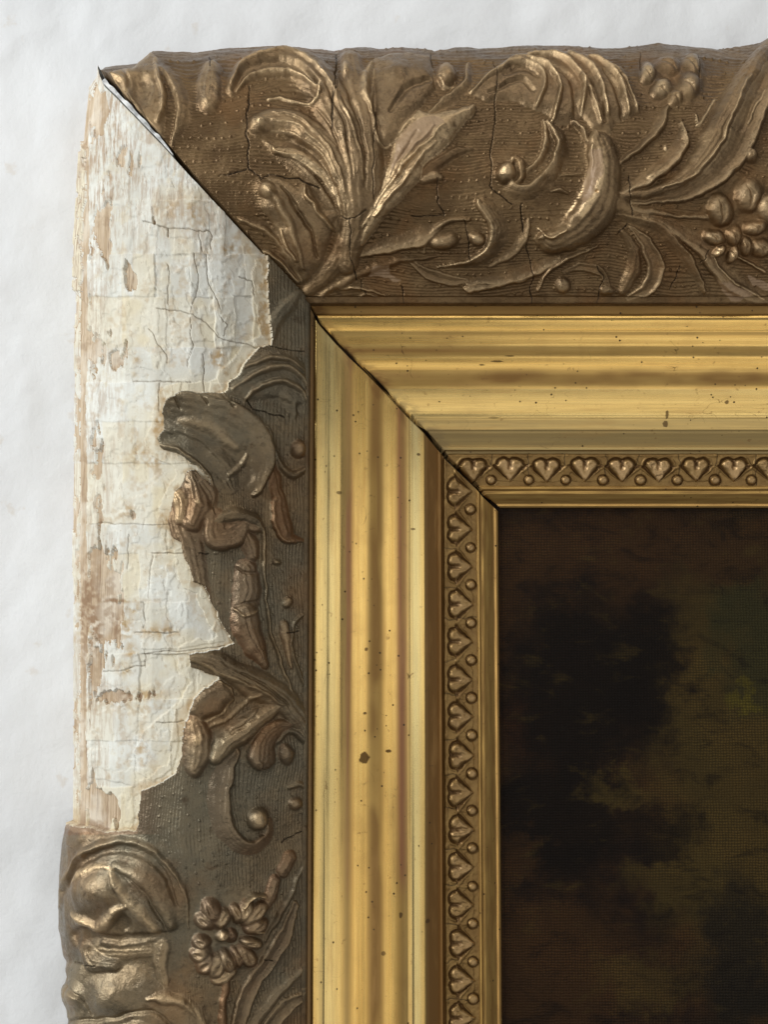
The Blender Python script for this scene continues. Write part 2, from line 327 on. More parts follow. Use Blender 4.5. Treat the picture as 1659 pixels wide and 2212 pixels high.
def tidy(lab, nb):
    """keep only the largest connected patch of each part"""
    lab = lab.copy()
    for k in range(1, nb):
        ii = np.nonzero(lab == k)
        if len(ii[0]) == 0: continue
        y0, y1, x0, x1 = ii[0].min(), ii[0].max() + 1, ii[1].min(), ii[1].max() + 1
        m = (lab[y0:y1, x0:x1] == k); c = np.where(m, np.arange(m.size).reshape(m.shape) + 1, 0)
        while True:
            p = c.copy()
            for ax in (0, 1):
                for d in (1, -1):
                    q = np.roll(p, d, ax)
                    if ax == 0: q[0 if d == 1 else -1] = 0
                    else: q[:, 0 if d == 1 else -1] = 0
                    p = np.where(m, np.maximum(p, q), 0)
            # jump along runs to converge fast
            f = p.ravel(); j = np.where(f > 0, f - 1, 0); p2 = np.where(f > 0, np.maximum(f, f[j]), 0).reshape(p.shape)
            if (p2 == c).all(): break
            c = p2
        u, n = np.unique(c[m], return_counts=True)
        if len(u) > 1: sub = lab[y0:y1, x0:x1]; sub[m & (c != u[n.argmax()])] = 0
    return lab
def base_grid(rail, v0, v1, step_v, step_u, gap):
    """(positions, normals, px, py, v) of a rail band before relief"""
    nv = max(2, int(round((v1 - v0) / step_v)) + 1); v = np.linspace(v0, v1, nv); z = zprof(v)
    A = plan_top(v); B = plan_side(v)
    sm = 2.0 if v1 < 660 else .4
    dz = (zprof(v + sm) - zprof(v - sm))
    if rail == 'top':
        n = int((XMAX - B.mean()) / (step_u * S)); t = np.linspace(0, 1, n)[None, :]
        x0 = (B + gap(v) * S)[:, None]; X = x0 + (XMAX - x0) * t; Y = np.repeat(A[:, None], n, 1); Z = np.repeat(z[:, None], n, 1)
        da = plan_top(v + sm) - plan_top(v - sm); L = np.hypot(da, dz); ny = dz / L; nz = -da / L     # across goes -Y as v grows
        N = np.stack([np.zeros_like(X), np.repeat(ny[:, None], n, 1), np.repeat(nz[:, None], n, 1)], -1)
    else:
        n = int((A.mean() - YMIN) / (step_u * S)); t = np.linspace(0, 1, n)[None, :]
        y0 = (A - gap(v) * S)[:, None]; Y = y0 + (YMIN - y0) * t; X = np.repeat(B[:, None], n, 1); Z = np.repeat(z[:, None], n, 1)
        da = plan_side(v + sm) - plan_side(v - sm); L = np.hypot(da, dz); nx = -dz / L; nz = da / L
        N = np.stack([np.repeat(nx[:, None], n, 1), np.zeros_like(X), np.repeat(nz[:, None], n, 1)], -1)
    V = np.repeat(v[:, None], n, 1)
    return np.stack([X, Y, Z], -1), N, V
def finish(rail, Pos, lab, names, mats, attrs, parent, down=(0, 0, 0, 0), minf=60, labels=None):
    """split a grid into one mesh per label; skirts: down = metres at (mitre, far, v0, v1)"""
    d1 = np.gradient(Pos, axis=1); d0 = np.gradient(Pos, axis=0)
    N = np.cross(d0, d1); N /= np.linalg.norm(N, axis=-1, keepdims=True) + 1e-12
    flip = np.sign(N[..., 2:].sum()); N *= flip
    def pad(a, f=None): return np.pad(a, ((1, 1), (1, 1)) + ((0, 0),) * (a.ndim - 2), mode='edge')
    Pp = pad(Pos).copy(); Np = pad(N).copy(); Lp = pad(lab)
    Pp[:, 0, 2] -= down[0]; Pp[:, -1, 2] -= down[1]
    if down[2] == 'table': Pp[0, :, 2] = 0.0005; Pp[0, :, 0 if rail == 'side' else 1] += (.0008 if rail == 'side' else -.0008)
    else: Pp[0, :, 2] -= down[2]
    Pp[-1, :, 2] -= down[3]
    Pp[..., 2] = np.maximum(Pp[..., 2], .0005)
    nv, nu = Lp.shape; idx = np.arange(nv * nu).reshape(nv, nu)
    q = np.stack([idx[:-1, :-1], idx[:-1, 1:], idx[1:, 1:], idx[1:, :-1]], -1)
    if (flip > 0) : q = q[..., ::-1]
    # orientation: make normals point up
    q = q.reshape(-1, 4); fl = Lp[:-1, :-1].ravel()
    Vf = Pp.reshape(-1, 3); Nf = Np.reshape(-1, 3); At = {k: pad(a).ravel() for k, a in attrs.items()}
    a = Vf[q[:, 1]] - Vf[q[:, 0]]; b = Vf[q[:, 3]] - Vf[q[:, 0]]
    if np.cross(a, b)[:, 2].sum() < 0: q = q[:, ::-1]
    cnt = np.bincount(fl, minlength=len(names))
    for k in range(len(names)):
        if cnt[k] < minf and k > 0 and cnt[k] > 0: fl[fl == k] = 0
    out = []
    for k in range(len(names)):
        qq = q[fl == k]
        if len(qq) == 0: continue
        u, inv = np.unique(qq, return_inverse=True)
        o = grid_mesh(names[k], Vf[u], inv.reshape(-1, 4), mats[k], parent, {n_: a_[u] for n_, a_ in At.items()}, Nf[u])
        if labels and labels.get(k): o['label'] = labels[k]
        if names[k] == 'gesso_strip': o['kind'] = 'stuff'
        out.append(o)
    return out

# gap half-widths along the mitre (px) as a function of profile position
def gap_top(v):  return np.interp(v, [104, 140, 200, 300, 450, 600, 656, 700, 930, 1098], [60, 16, 5, 5, 8, 4, 2.5, 7, 9, 8])
def gap_side(v): return np.interp(v, [104, 150, 200, 300, 450, 600, 656, 700, 930, 1098], [44, 24, 17, 12, 7, 4, 2, 7, 9, 8])

# ------------------------------------------------------------------ wooden cores (parts)
def core(rail, gapf):
    vs = np.array([172, 230, 300, 380, 450, 520, 590, 640, 656, 661, 679, 700, 757, 797, 840, 894, 931, 964, 981, 1050, 1067, 1093])
    z = zprof(vs) - .0042; g = gapf(vs) + 1.5; A = plan_top(vs); B = plan_side(vs); up = []
    ring0, ring1 = [], []
    for a, b, zz, gg in zip(A, B, z, g):
        if rail == 'top': ring0.append((b + gg * S, a, zz)); ring1.append((XMAX, a, zz))
        else: ring0.append((b, a - gg * S, zz)); ring1.append((b, YMIN, zz))
    low = .001
    f0, f1 = ring0[0], ring0[-1]; g0, g1 = ring1[0], ring1[-1]
    ring0 += [(f1[0], f1[1], low), (f0[0], f0[1], low)]; ring1 += [(g1[0], g1[1], low), (g0[0], g0[1], low)]
    n = len(ring0); me = bpy.data.meshes.new('frame_rail')
    faces = [(i, (i + 1) % n, n + (i + 1) % n, n + i) for i in range(n)] + [tuple(range(n))[::-1], tuple(range(n, 2 * n))]
    me.from_pydata(ring0 + ring1, [], faces); me.materials.append(CORE); me.update()
    o = bpy.data.objects.new('frame_rail', me); COL.objects.link(o); o.parent = frame; return o
RT = core('top', gap_top); RT['label'] = 'horizontal rail with its leaf ornament intact'
RS = core('side', gap_side); RS['label'] = 'vertical rail with ornament broken away to gesso and bare wood'

STEP = 1.6
# ------------------------------------------------------------------ ORNAMENT of the horizontal rail
Pos, N, V = base_grid('top', 104, 657, STEP, STEP, gap_top)
def edge_shift(rail, Pos, V):
    px, py = P(Pos[..., 0], Pos[..., 1], Pos[..., 2]); k = np.clip(1 - (V - 104) / 70, 0, 1) ** 1.5
    if rail == 'top':
        t = np.interp(px[0], TOPEDGE[:, 0], TOPEDGE[:, 1]); Pos[..., 1] -= ((t - py[0]) * S * (1 + .06))[None, :] * k
    else:
        t = np.interp(py[0], SIDEEDGE[:, 0], SIDEEDGE[:, 1]); Pos[..., 0] += ((t - px[0]) * S * (1 + .06))[None, :] * k
    return Pos
Pos = edge_shift('top', Pos, V)
px, py = P(*[(Pos + N * 10 * S)[..., i] for i in range(3)])
R = Relief(px, py, 4)
def ground_comb(R, coord, other, amp=.55):
    ph = coord + 46 * fbm(other / 150, coord / 90, 5, 2)
    return amp * (.35 + 1.5 * fbm(other / 30, coord / 12, 15, 2)) * np.sin(ph * 2 * np.pi / 7.0)
# corner fragment
R.part('leaf'); R.poly(1, [(165, 235), (250, 190), (340, 180), (440, 100), (480, 150), (520, 330), (510, 540), (470, 560), (330, 420)], 12, 22, .25)
R.bl(1, 395, 300, 62, 120, 14, kind='g', ang=-4); R.st(1, 'x', [(470, 150), (485, 260), (510, 350), (480, 470)], [14, 20, 22, 12], 10, .6)
R.st(1, 'x', [(230, 225), (300, 260), (330, 340), (400, 440)], [18, 24, 20, 14], 6, .5); R.st(1, 'g', [(300, 190), (330, 260), (320, 330)], 12, 5)
R.part('leaf'); R.st(1, 'a', [(470, 150), (545, 225), (595, 340), (600, 450), (545, 575)], [14, 30, 36, 28, 10], 17, .35)
R.st(1, 'g', [(500, 200), (545, 300), (560, 400), (520, 500)], [10, 22, 24, 10], 8)
# egg and hood scroll
R.part('egg_boss'); R.st(1, 'd', [(750, 190), (738, 270), (735, 350)], [46, 60, 56], 15, .3)
R.part('scroll_leaf')
R.st(1, 'd', [(850, 290), (930, 185), (1080, 150), (1230, 190), (1340, 310), (1420, 480), (1475, 700), (1485, 950), (1440, 1180)], [30, 55, 70, 80, 95, 105, 95, 80, 60], 24, .12)
R.st(1, 'x', [(850, 270), (920, 175), (1060, 125), (1190, 140), (1310, 230), (1400, 370), (1490, 560), (1530, 760)], [10, 16, 18, 18, 16, 15, 12, 8], 6, .5)
R.st(1, 'g', [(860, 300), (940, 205), (1090, 175), (1210, 215), (1290, 300)], [14, 26, 30, 30, 16], 15)
R.st(1, 'x', [(870, 300), (960, 228), (1090, 212), (1210, 250), (1305, 330)], [8, 11, 12, 12, 10], 8, .5)
R.st(1, 'g', [(1035, 325), (1130, 285), (1240, 315), (1285, 350)], [10, 22, 22, 10], 12)
R.st(1, 'x', [(1035, 340), (1130, 340), (1250, 372), (1300, 340), (1290, 290)], [9, 10, 11, 12, 8], 7, .65)
for a in ([(1330, 300), (1410, 450), (1450, 600), (1470, 760)], [(1290, 400), (1370, 520), (1425, 680), (1450, 820)], [(1400, 330), (1480, 480), (1530, 640), (1540, 800)]):
    R.st(1, 'g', a, [5, 10, 10, 5], 6)
R.part('scroll_leaf')
R.st(1, 'd', [(985, 470), (1090, 455), (1220, 500), (1340, 600), (1420, 740), (1460, 900), (1450, 1080)], [48, 62, 70, 70, 62, 55, 45], 22, .2)
R.bl(1, 1005, 475, 45, 42, 22, .5, lift=2)
for d_, g_ in ((0, .5), (42, .3), (-44, .25)): R.st(1, 'x', [(1060, 470 + d_), (1200, 510 + d_), (1320, 610 + d_), (1400, 750 + d_), (1440, 880 + d_)], [6, 10, 11, 9, 6], 4.5, g_)
R.part('leaf')
R.st(1, 'a', [(1085, 590), (1190, 610), (1310, 690), (1400, 820), (1445, 950)], [28, 42, 44, 34, 20], 19, .95)
R.st(1, 'g', [(1120, 625), (1220, 665), (1330, 760), (1390, 880)], [8, 20, 26, 18], 6)
R.part('curled_leaf')
R.poly(1, [(985, 790), (1040, 740), (1130, 750), (1200, 800), (1230, 770), (1330, 850), (1410, 930), (1370, 1030), (1320, 1180), (1240, 1300), (1130, 1180), (1080, 1020), (1000, 900)], 18, 42, .12)
R.bl(1, 1045, 815, 62, 58, 27, .5); R.st(1, 'x', [(1060, 830), (1130, 930), (1180, 1050), (1220, 1200)], [34, 34, 28, 12], 9, .35)
R.bl(1, 1325, 850, 58, 120, 20, kind='g', ang=-32); R.st(1, 'x', [(1222, 785), (1240, 850), (1310, 930), (1375, 1010)], [7, 16, 20, 14], 12, .7)
R.st(1, 'g', [(1110, 790), (1170, 880), (1250, 1000), (1290, 1150)], [10, 16, 16, 8], 8); R.st(1, 'x', [(1110, 1020), (1125, 1080), (1180, 1160)], [12, 18, 12], 8, .8)
R.part('leaf'); R.st(1, 'k', [(900, 960), (1020, 1010), (1130, 1130), (1210, 1280)], [14, 26, 30, 14], 12, .35); R.st(1, 'k', [(960, 1110), (1080, 1150), (1190, 1280)], [8, 20, 10], 12, .6)
R.part('stem'); R.st(1, 'd', [(1520, 600), (1500, 900), (1440, 1100), (1330, 1250), (1240, 1330)], [70, 80, 60, 45, 30], 16); R.st(1, 'g', [(1420, 900), (1390, 1060), (1290, 1230)], [8, 10, 6], 6)
# central upright leaves (zoom 2)
R.part('upright_leaf')
R.st(2, 'd', [(290, 190), (330, 420), (400, 700), (430, 1000), (400, 1300)], [70, 95, 90, 85, 60], 18, .1)
R.st(2, 'x', [(440, 210), (400, 320), (390, 430), (430, 560)], [22, 44, 40, 18], 13, .55); R.bl(2, 250, 270, 38, 50, 8, .7, kind='x')
for a in ([(250, 330), (300, 520), (370, 720), (400, 900)], [(180, 400), (240, 560), (330, 760), (370, 950)]): R.st(2, 'g', a, [10, 16, 14, 6], 6)
R.part('drooping_leaf')
R.poly(2, [(450, 180), (600, 130), (840, 150), (870, 380), (790, 480), (640, 690), (560, 765), (490, 770), (440, 600)], 16, 60, .08)
R.st(2, 'x', [(455, 260), (432, 420), (440, 600), (500, 775), (570, 760), (650, 680), (760, 545)], [8, 10, 12, 12, 11, 12, 10], 8, .4); R.bl(2, 610, 300, 90, 120, 7, kind='x')
R.st(2, 'g', [(560, 560), (660, 420), (820, 330)], [20, 34, 20], 8)
R.part('boss'); R.bl(2, 940, 300, 80, 88, 20, .3); R.st(2, 'x', [(890, 330), (930, 378), (1010, 380)], [8, 10, 6], 6, .5)
R.part('leaf'); R.st(2, 'a', [(1100, 220), (1095, 300), (1075, 370), (960, 470), (820, 560)], [20, 26, 30, 34, 14], 15, .35)
# torn gold leaf
R.part('torn_leaf')
R.poly(2, [(310, 1540), (370, 1280), (480, 1110), (530, 970), (590, 760), (640, 690), (755, 535), (860, 560), (1140, 490), (1125, 570), (1010, 700), (965, 760), (790, 930), (760, 1010), (660, 1110), (500, 1290), (360, 1490)], 20, 34, .55)
for a, g_ in (([(370, 1330), (520, 1100), (700, 880), (930, 660)], 1.), ([(450, 1260), (600, 1080), (720, 940), (860, 770)], 1.), ([(620, 690), (690, 610), (755, 545)], 1.), ([(620, 950), (720, 800), (860, 680)], .6)):
    R.st(2, 'x', a, [8] + [15] * (len(a) - 2) + [8], 8, g_)
for a in ([(430, 1240), (580, 1030), (800, 790)], [(560, 1000), (640, 860), (740, 700)]): R.st(2, 'g', a, [8, 14, 8], 6)
R.part('leaf'); R.st(2, 'd', [(790, 960), (860, 900), (1000, 820), (1110, 790)], [30, 45, 34, 12], 13); R.st(2, 'd', [(780, 1010), (860, 980), (900, 990)], [30, 40, 20], 12, .3)
# lower leaf and ring scroll
R.part('leaf'); R.st(2, 'a', [(310, 1530), (420, 1490), (600, 1440), (760, 1390), (880, 1330)], [12, 34, 50, 60, 20], 15, .5); R.st(2, 'g', [(420, 1470), (560, 1340), (760, 1200), (900, 1140)], [20, 34, 30, 10], 3)
R.part('ring_scroll'); R.st(2, 'b', [(885, 1605), (1030, 1590), (1180, 1545), (1275, 1450), (1300, 1340), (1250, 1230), (1185, 1165)], [8, 18, 34, 52, 62, 55, 40], 25, .55)
R.st(2, 'd', [(780, 1500), (830, 1380), (950, 1290), (1100, 1270)], [8, 16, 18, 10], 9, .2)
R.part('egg_boss'); R.bl(2, 925, 1425, 110, 62, 15, .3, ang=-12); R.part('egg_boss'); R.bl(2, 1160, 1410, 62, 52, 12, .4)
R.part('leaf'); R.st(2, 'k', [(190, 1750), (310, 1738), (410, 1755), (530, 1800)], [6, 18, 20, 8], 12, .4); R.st(2, 'k', [(340, 1810), (400, 1790), (470, 1805)], 9, 7, .3)
R.st(2, 'd', [(40, 1830), (250, 1700), (420, 1620), (620, 1560), (880, 1530)], [16, 30, 30, 24, 8], 9)
R.part('leaf'); R.st(2, 'a', [(1110, 1740), (1300, 1700), (1540, 1620), (1700, 1540)], [40, 30, 40, 20], 12, .5)
# spiral
R.part('spiral_scroll')
R.st(2, 'a', [(1620, 620), (1640, 760), (1590, 880), (1500, 960)], [10, 22, 26, 14], 15, .5)
R.st(3, 'b', [(-60, 860), (-90, 940), (-60, 1040), (20, 1075), (110, 1045), (200, 970), (265, 870), (285, 770), (262, 680), (200, 600)], [26, 26, 34, 44, 44, 44, 44, 42, 34, 20], 21, .4)
R.st(3, 'a', [(165, 590), (190, 680), (180, 780), (130, 880), (40, 930)], [12, 20, 24, 24, 10], 15, .55)
R.part('spiral_eye'); R.bl(2, 1350, 965, 76, 78, 25, .7); R.st(2, 'd', [(1400, 860), (1450, 900), (1440, 1000), (1380, 1060)], [22, 34, 32, 14], 17)
# shell fan
R.part('shell_leaf')
R.poly(3, [(-330, 400), (-200, 250), (0, 140), (250, 110), (520, 140), (700, 240), (800, 500), (740, 560), (640, 590), (600, 680), (500, 680), (450, 600), (400, 560), (330, 610), (240, 620), (190, 560), (120, 520), (-60, 440), (-200, 470)], 13, 50, .06)
for a, w_, h_, g_ in (([(-160, 260), (0, 205), (130, 225), (230, 310), (272, 410), (250, 520), (215, 600)], 18, 13, .6), ([(60, 160), (230, 180), (340, 245), (415, 340), (430, 430), (410, 550)], 20, 13, .55),
                      ([(-320, 400), (-190, 300), (0, 225), (110, 260), (165, 320), (165, 420), (120, 500)], 20, 11, .45), ([(330, 140), (470, 250), (545, 380), (580, 560)], 24, 11, .6), ([(400, 330), (480, 420), (510, 520), (540, 620)], 20, 9, .4),
                      ([(470, 160), (620, 265), (690, 400), (725, 545)], 20, 11, .5), ([(620, 225), (720, 340), (790, 515)], 18, 9, .5)):
    R.st(3, 'x', a, [w_ * .5] + [w_] * (len(a) - 2) + [w_ * .7], h_, g_)
for a in ([(-100, 300), (40, 260), (120, 310)], [(-200, 420), (0, 330), (100, 400)], [(200, 240), (330, 320), (370, 440), (370, 560)], [(440, 300), (500, 420), (560, 600)], [(560, 260), (650, 400), (680, 560)]):
    R.st(3, 'g', a, [10, 26] + [26] * (len(a) - 3) + [22], 9)
R.bl(3, 390, 545, 42, 60, 14, kind='g'); R.bl(3, 540, 660, 90, 36, 9, kind='g')
R.part('leaf'); R.st(3, 'd', [(350, 600), (420, 660), (450, 740)], [10, 16, 10], 15, .2)
# crescent
R.part('crescent_scroll')
R.st(3, 'e', [(535, 740), (570, 900), (562, 1050), (500, 1200), (380, 1325), (230, 1400), (170, 1390)], [72, 94, 104, 116, 100, 74, 50], 34, .2)
R.st(3, 'x', [(475, 780), (468, 930), (415, 1080), (310, 1235)], [8, 14, 14, 8], 9, 1.); R.st(3, 'x', [(530, 820), (540, 950), (500, 1080), (400, 1220)], [30, 45, 50, 40], 2, .9)
R.bl(3, 235, 1285, 110, 46, 22, kind='g', ang=-12); R.st(3, 'x', [(130, 1310), (190, 1370), (300, 1320)], [8, 12, 8], 11, .9)
R.bl(3, 630, 722, 26, 24, 22, kind='g'); R.bl(3, 615, 775, 14, 12, 10, kind='g'); R.bl(3, 500, 1075, 16, 11, 8, kind='g')
R.part('leaf'); R.st(3, 'd', [(210, 1060), (280, 1050), (330, 1075)], [8, 20, 8], 9, .2); R.st(3, 'k', [(270, 960), (340, 950), (420, 940)], 9, 8, .2)
# leaves to the right of the crescent
R.part('leaf'); R.st(3, 'a', [(660, 870), (800, 770), (920, 640), (985, 495)], [12, 26, 30, 16], 16, .35)
R.part('leaf'); R.st(3, 'a', [(680, 1060), (860, 970), (990, 870), (1080, 740), (1075, 610)], [18, 40, 46, 42, 16], 20, .5); R.bl(3, 870, 965, 40, 14, 4, 1., kind='x', ang=-20); R.bl(3, 985, 775, 16, 28, 6, 1., kind='x')
R.part('long_leaf')
R.st(3, 'd', [(680, 1095), (950, 1050), (1130, 950), (1260, 800), (1350, 620), (1450, 430), (1600, 200), (1700, 60)], [24, 40, 66, 84, 88, 80, 60, 50], 24, .08)
R.st(3, 'x', [(1180, 540), (1195, 620), (1240, 560), (1310, 450)], [8, 18, 20, 10], 7, .5)
R.part('long_leaf')
R.st(3, 'c', [(700, 1125), (1000, 1100), (1220, 1010), (1390, 860), (1490, 680), (1570, 480), (1680, 260)], [18, 36, 60, 82, 88, 80, 60], 22, .5)
R.st(3, 'x', [(950, 1050), (1150, 970), (1290, 820), (1370, 670), (1440, 500), (1530, 330)], [6, 10, 12, 12, 12, 8], 7, .7); R.st(3, 'x', [(1520, 620), (1580, 500), (1640, 400)], [8, 14, 8], 5, .5)
R.part('leaf_curl'); R.bl(3, 1540, 830, 60, 50, 20, .4)
R.part('stem'); R.st(3, 'r', [(690, 1160), (900, 1205), (1080, 1230), (1260, 1240)], [26, 16, 12, 12], 9, .2); R.part('stem_joint'); R.st(3, 'r', [(640, 1130), (740, 1190), (860, 1220)], [70, 44, 20], 12)
R.part('leaf'); R.st(3, 'a', [(840, 1215), (1080, 1330), (1250, 1460), (1390, 1640), (1530, 1740), (1700, 1820)], [20, 40, 56, 56, 44, 20], 17, .35)
R.st(3, 'x', [(1290, 1495), (1420, 1660), (1640, 1790)], [8, 12, 8], 6, .8)
R.part('leaf'); R.st(3, 'b', [(660, 1230), (880, 1290), (1030, 1410), (1140, 1550), (1230, 1720)], [18, 38, 40, 34, 18], 15, .2)
R.part('leaf'); R.st(3, 'd', [(690, 1320), (765, 1450), (760, 1600), (690, 1730)], [16, 44, 52, 30], 13)
R.part('leaf'); R.st(3, 'c', [(750, 1300), (860, 1430), (910, 1570), (860, 1700), (730, 1780)], [12, 42, 56, 44, 16], 17, .45)
R.part('stem'); R.st(3, 'k', [(130, 1720), (190, 1600), (330, 1510), (520, 1430)], [10, 20, 24, 14], 12, .2)
R.part('boss'); R.bl(3, 290, 1690, 58, 54, 14, .5); R.part('boss'); R.bl(3, 590, 1720, 60, 36, 9, .2)
R.part('leaf'); R.st(3, 'a', [(-330, 1680), (-200, 1650), (0, 1640), (120, 1590)], [20, 26, 30, 10], 10, .4)
# flowers
R.part('flower'); R.hush(3, 1470, 1250, 240, 300)
for x, y, a, b, g_, an in ((1530, 1090, 100, 130, .35, 15), (1340, 1190, 92, 122, .3, -14), (1300, 1370, 84, 54, .5, 10), (1570, 1300, 96, 56, .4, -15), (1660, 1180, 90, 120, .5, 0), (1430, 1360, 62, 76, .2, 20), (1330, 1460, 62, 36, .9, -40), (1420, 1480, 36, 74, .5, 20), (1510, 1420, 46, 74, .3, -10), (1610, 1440, 84, 70, .4, 0)):
    R.bl(3, x, y, a, b, 21, g_, ang=an); R.st(3, 'g', [(x - a * .25, y - b * .45), (x + a * .12, y), (x + a * .05, y + b * .6)], [6, min(a, b) * .3, 6], 6)
R.st(3, 'k', [(1450, 1490), (1550, 1550), (1640, 1600)], 14, 12, .9)
R.part('flower'); R.hush(3, 1020, 290, 240, 200)
for x, y, a, b, g_, an in ((860, 270, 60, 84, .5, 0), (1000, 220, 104, 70, .15, 8), (1150, 215, 82, 86, .3, 0), (950, 375, 86, 66, .6, -20), (1135, 360, 82, 104, .3, 10), (1040, 440, 56, 56, .2, 0)):
    R.bl(3, x, y, a, b, 15, g_, ang=an); R.st(3, 'g', [(x - a * .5, y - b * .2), (x, y + b * .1), (x + a * .4, y + b * .5)], [6, 16, 6], 5)
# extra acanthus mass filling the first scroll
R.part('leaf'); R.st(1, 'b', [(1010, 560), (1120, 640), (1230, 740), (1330, 880), (1400, 1040)], [10, 24, 34, 34, 16], 9, .2)
R.part('leaf'); R.st(1, 'd', [(1530, 330), (1545, 520), (1540, 760), (1500, 980)], [20, 44, 50, 30], 12, .25)
R.part('leaf'); R.st(2, 'c', [(690, 1560), (820, 1640), (960, 1690), (1080, 1700)], [12, 34, 36, 12], 9, .3)
R.part('leaf'); R.st(3, 'a', [(-200, 1560), (-60, 1480), (20, 1380), (60, 1250)], [10, 30, 34, 12], 10, .25)
R.part('leaf'); R.st(3, 'c', [(300, 1600), (420, 1560), (540, 1600), (600, 1700)], [10, 26, 28, 12], 9, .2)
# flaked buff patches
pm = np.zeros(px.shape)
for rg, pts in ((2, [(410, 1665), (440, 1600), (550, 1585), (560, 1650), (640, 1690), (600, 1715), (540, 1680)]), (3, [(1310, 1640), (1420, 1680), (1560, 1740), (1480, 1800), (1400, 1790)]), (3, [(1530, 1620), (1700, 1680), (1700, 1740), (1560, 1700)]),
                (2, [(600, 740), (700, 630), (860, 600), (930, 640), (760, 790), (620, 900), (560, 980)]), (3, [(470, 820), (540, 815), (545, 950), (480, 1080), (400, 1180), (440, 1000)])):
    d = R.mask(rg, pts, jag=3); pm = np.maximum(pm, sst(-.5, 1.5, d)); R.h -= .8 * sst(-.5, 1, d)
R.patch = pm * .8
for a in ([(1383, 110), (1388, 300), (1370, 420), (1366, 500)],): R.cr(1, a)
for a in ([(185, 140), (185, 330), (165, 440), (180, 570), (160, 680)], [(460, 560), (445, 900), (450, 1150)], [(235, 1250), (285, 1270), (390, 1215)], [(290, 1270), (295, 1550), (330, 1690)], [(370, 1700), (370, 1750), (400, 1790)], [(845, 140), (850, 230)],
          [(1265, 200), (1285, 300), (1280, 480), (1255, 700), (1250, 880), (1240, 1030), (1260, 1070), (1390, 1170)], [(1450, 1160), (1460, 1350)], [(1490, 1450), (1530, 1630), (1520, 1880)], [(880, 1000), (885, 1150), (920, 1250), (700, 1250)],
          [(1060, 1280), (1095, 1400), (1105, 1560)], [(640, 1740), (655, 1880)]): R.cr(2, a)
for a in ([(745, 950), (740, 1080), (755, 1220)], [(810, 130), (812, 260)], [(525, 1560), (560, 1640), (520, 1800)], [(670, 1330), (725, 1280)], [(1080, 1560), (1010, 1720)], [(10, 1150), (20, 1330)], [(1260, 1460), (1210, 1530)], [(1200, 140), (1200, 300)]): R.cr(3, a)
for a in ([(945, 270), (930, 460), (935, 620), (945, 690), (1000, 755), (1040, 735), (1200, 745), (1300, 800)], [(780, 730), (830, 720), (930, 690)], [(740, 120), (740, 190)]): R.cr(1, a, 2.0)
def dots(R, gmask, region_mask, along, across, rows, pitch, r=3.2, h=2.6, seed=3):
    ph = across + 46 * fbm(along / 150, across / 90, 5, 2); row = np.floor(ph / rows); a = along + row * pitch * .37 + 4 * vn(row, along * 0, seed)
    cell = np.floor(a / pitch); da = a - (cell + .5) * pitch + 3 * (vn(cell * 3.1, row * 1.7, seed) - .5); dc = ph - (row + .5) * rows + 5 * (vn(cell * 1.3, row * 2.9, seed + 1) - .5)
    on = vn(cell * 1.9, row * 3.3, seed + 2) > .42; d = np.hypot(da, dc)
    return np.where(on & gmask & region_mask, h * np.clip(1 - (d / r) ** 2, 0, 1), 0)
R.settle(); R.cracks()
G = R.lab == 0
R.h += np.where(G, ground_comb(R, py, px) * (1 - R.calm), 0); R.h += dots(R, G, (py < 640) & (R.calm < .5), px, py, 27, 17)
R.h += (fbm(px / 26, py / 26, 31, 3) - .5) * 2.4 + (fbm(px / 5, py / 5, 41, 2) - .5) * .9
fl = (V > 640); R.h = np.where(fl, R.h * 0 + 2, R.h)
R.gold = np.clip(R.gold, 0, 1) * sst(.18, .52, fbm(px / 14, py / 14, 55, 3) + .12)
Pos = Pos + N * (R.h * S)[..., None]
finish('top', Pos, tidy(R.lab, len(R.names)), R.names, [BR_GROUND] + [BR_TOP] * (len(R.names) - 1), dict(gold=R.gold, brown=R.brown, patch=R.patch, crack=R.crack), RT, (.02, .004, 'table', .003))

# ------------------------------------------------------------------ ORNAMENT of the vertical rail
Pos, N, V = base_grid('side', 104, 657, STEP, STEP, gap_side)
Pos = edge_shift('side', Pos, V)
px, py = P(*[(Pos + N * 10 * S)[..., i] for i in range(3)])
R = Relief(px, py, 14)
R.part('shell_leaf')
R.poly(4, [(1060, 960), (1130, 860), (1230, 700), (1400, 690), (1560, 760), (1610, 900), (1600, 1130), (1550, 1090), (1500, 1130), (1400, 1000), (1200, 1010)], 9, 40)
for a in ([(1180, 1020), (1260, 930), (1400, 890), (1520, 930), (1580, 1030)], [(1110, 930), (1250, 840), (1400, 800), (1530, 850), (1600, 960)], [(1170, 810), (1320, 745), (1450, 755), (1560, 820)]): R.st(4, 'x', a, [10] + [24] * (len(a) - 2) + [12], 8, .2)
R.bl(4, 1400, 1020, 120, 40, 9, kind='g', ang=22); R.bl(4, 1530, 1060, 30, 50, 7, kind='g', ang=-10)
R.part('curled_leaf'); R.hush(4, 830, 1330, 260, 190); R.hush(4, 830, 1650, 190, 260)
R.st(4, 'd', [(640, 1180), (700, 1210), (760, 1260), (900, 1340), (1030, 1450), (1100, 1560)], [60, 90, 100, 110, 100, 50], 7)
R.st(4, 'b', [(660, 1060), (760, 1050), (900, 1090), (1060, 1150), (1190, 1250), (1265, 1390), (1240, 1570)], [50, 84, 104, 122, 118, 92, 40], 34, .12)
R.poly(4, [(650, 1010), (740, 960), (840, 940), (1060, 950), (1120, 1060), (1000, 1110), (820, 1090), (700, 1120)], 13, 40, .1)
R.st(4, 'g', [(690, 1240), (790, 1265), (890, 1330), (980, 1415), (1050, 1500)], [30, 56, 66, 64, 36], 17)
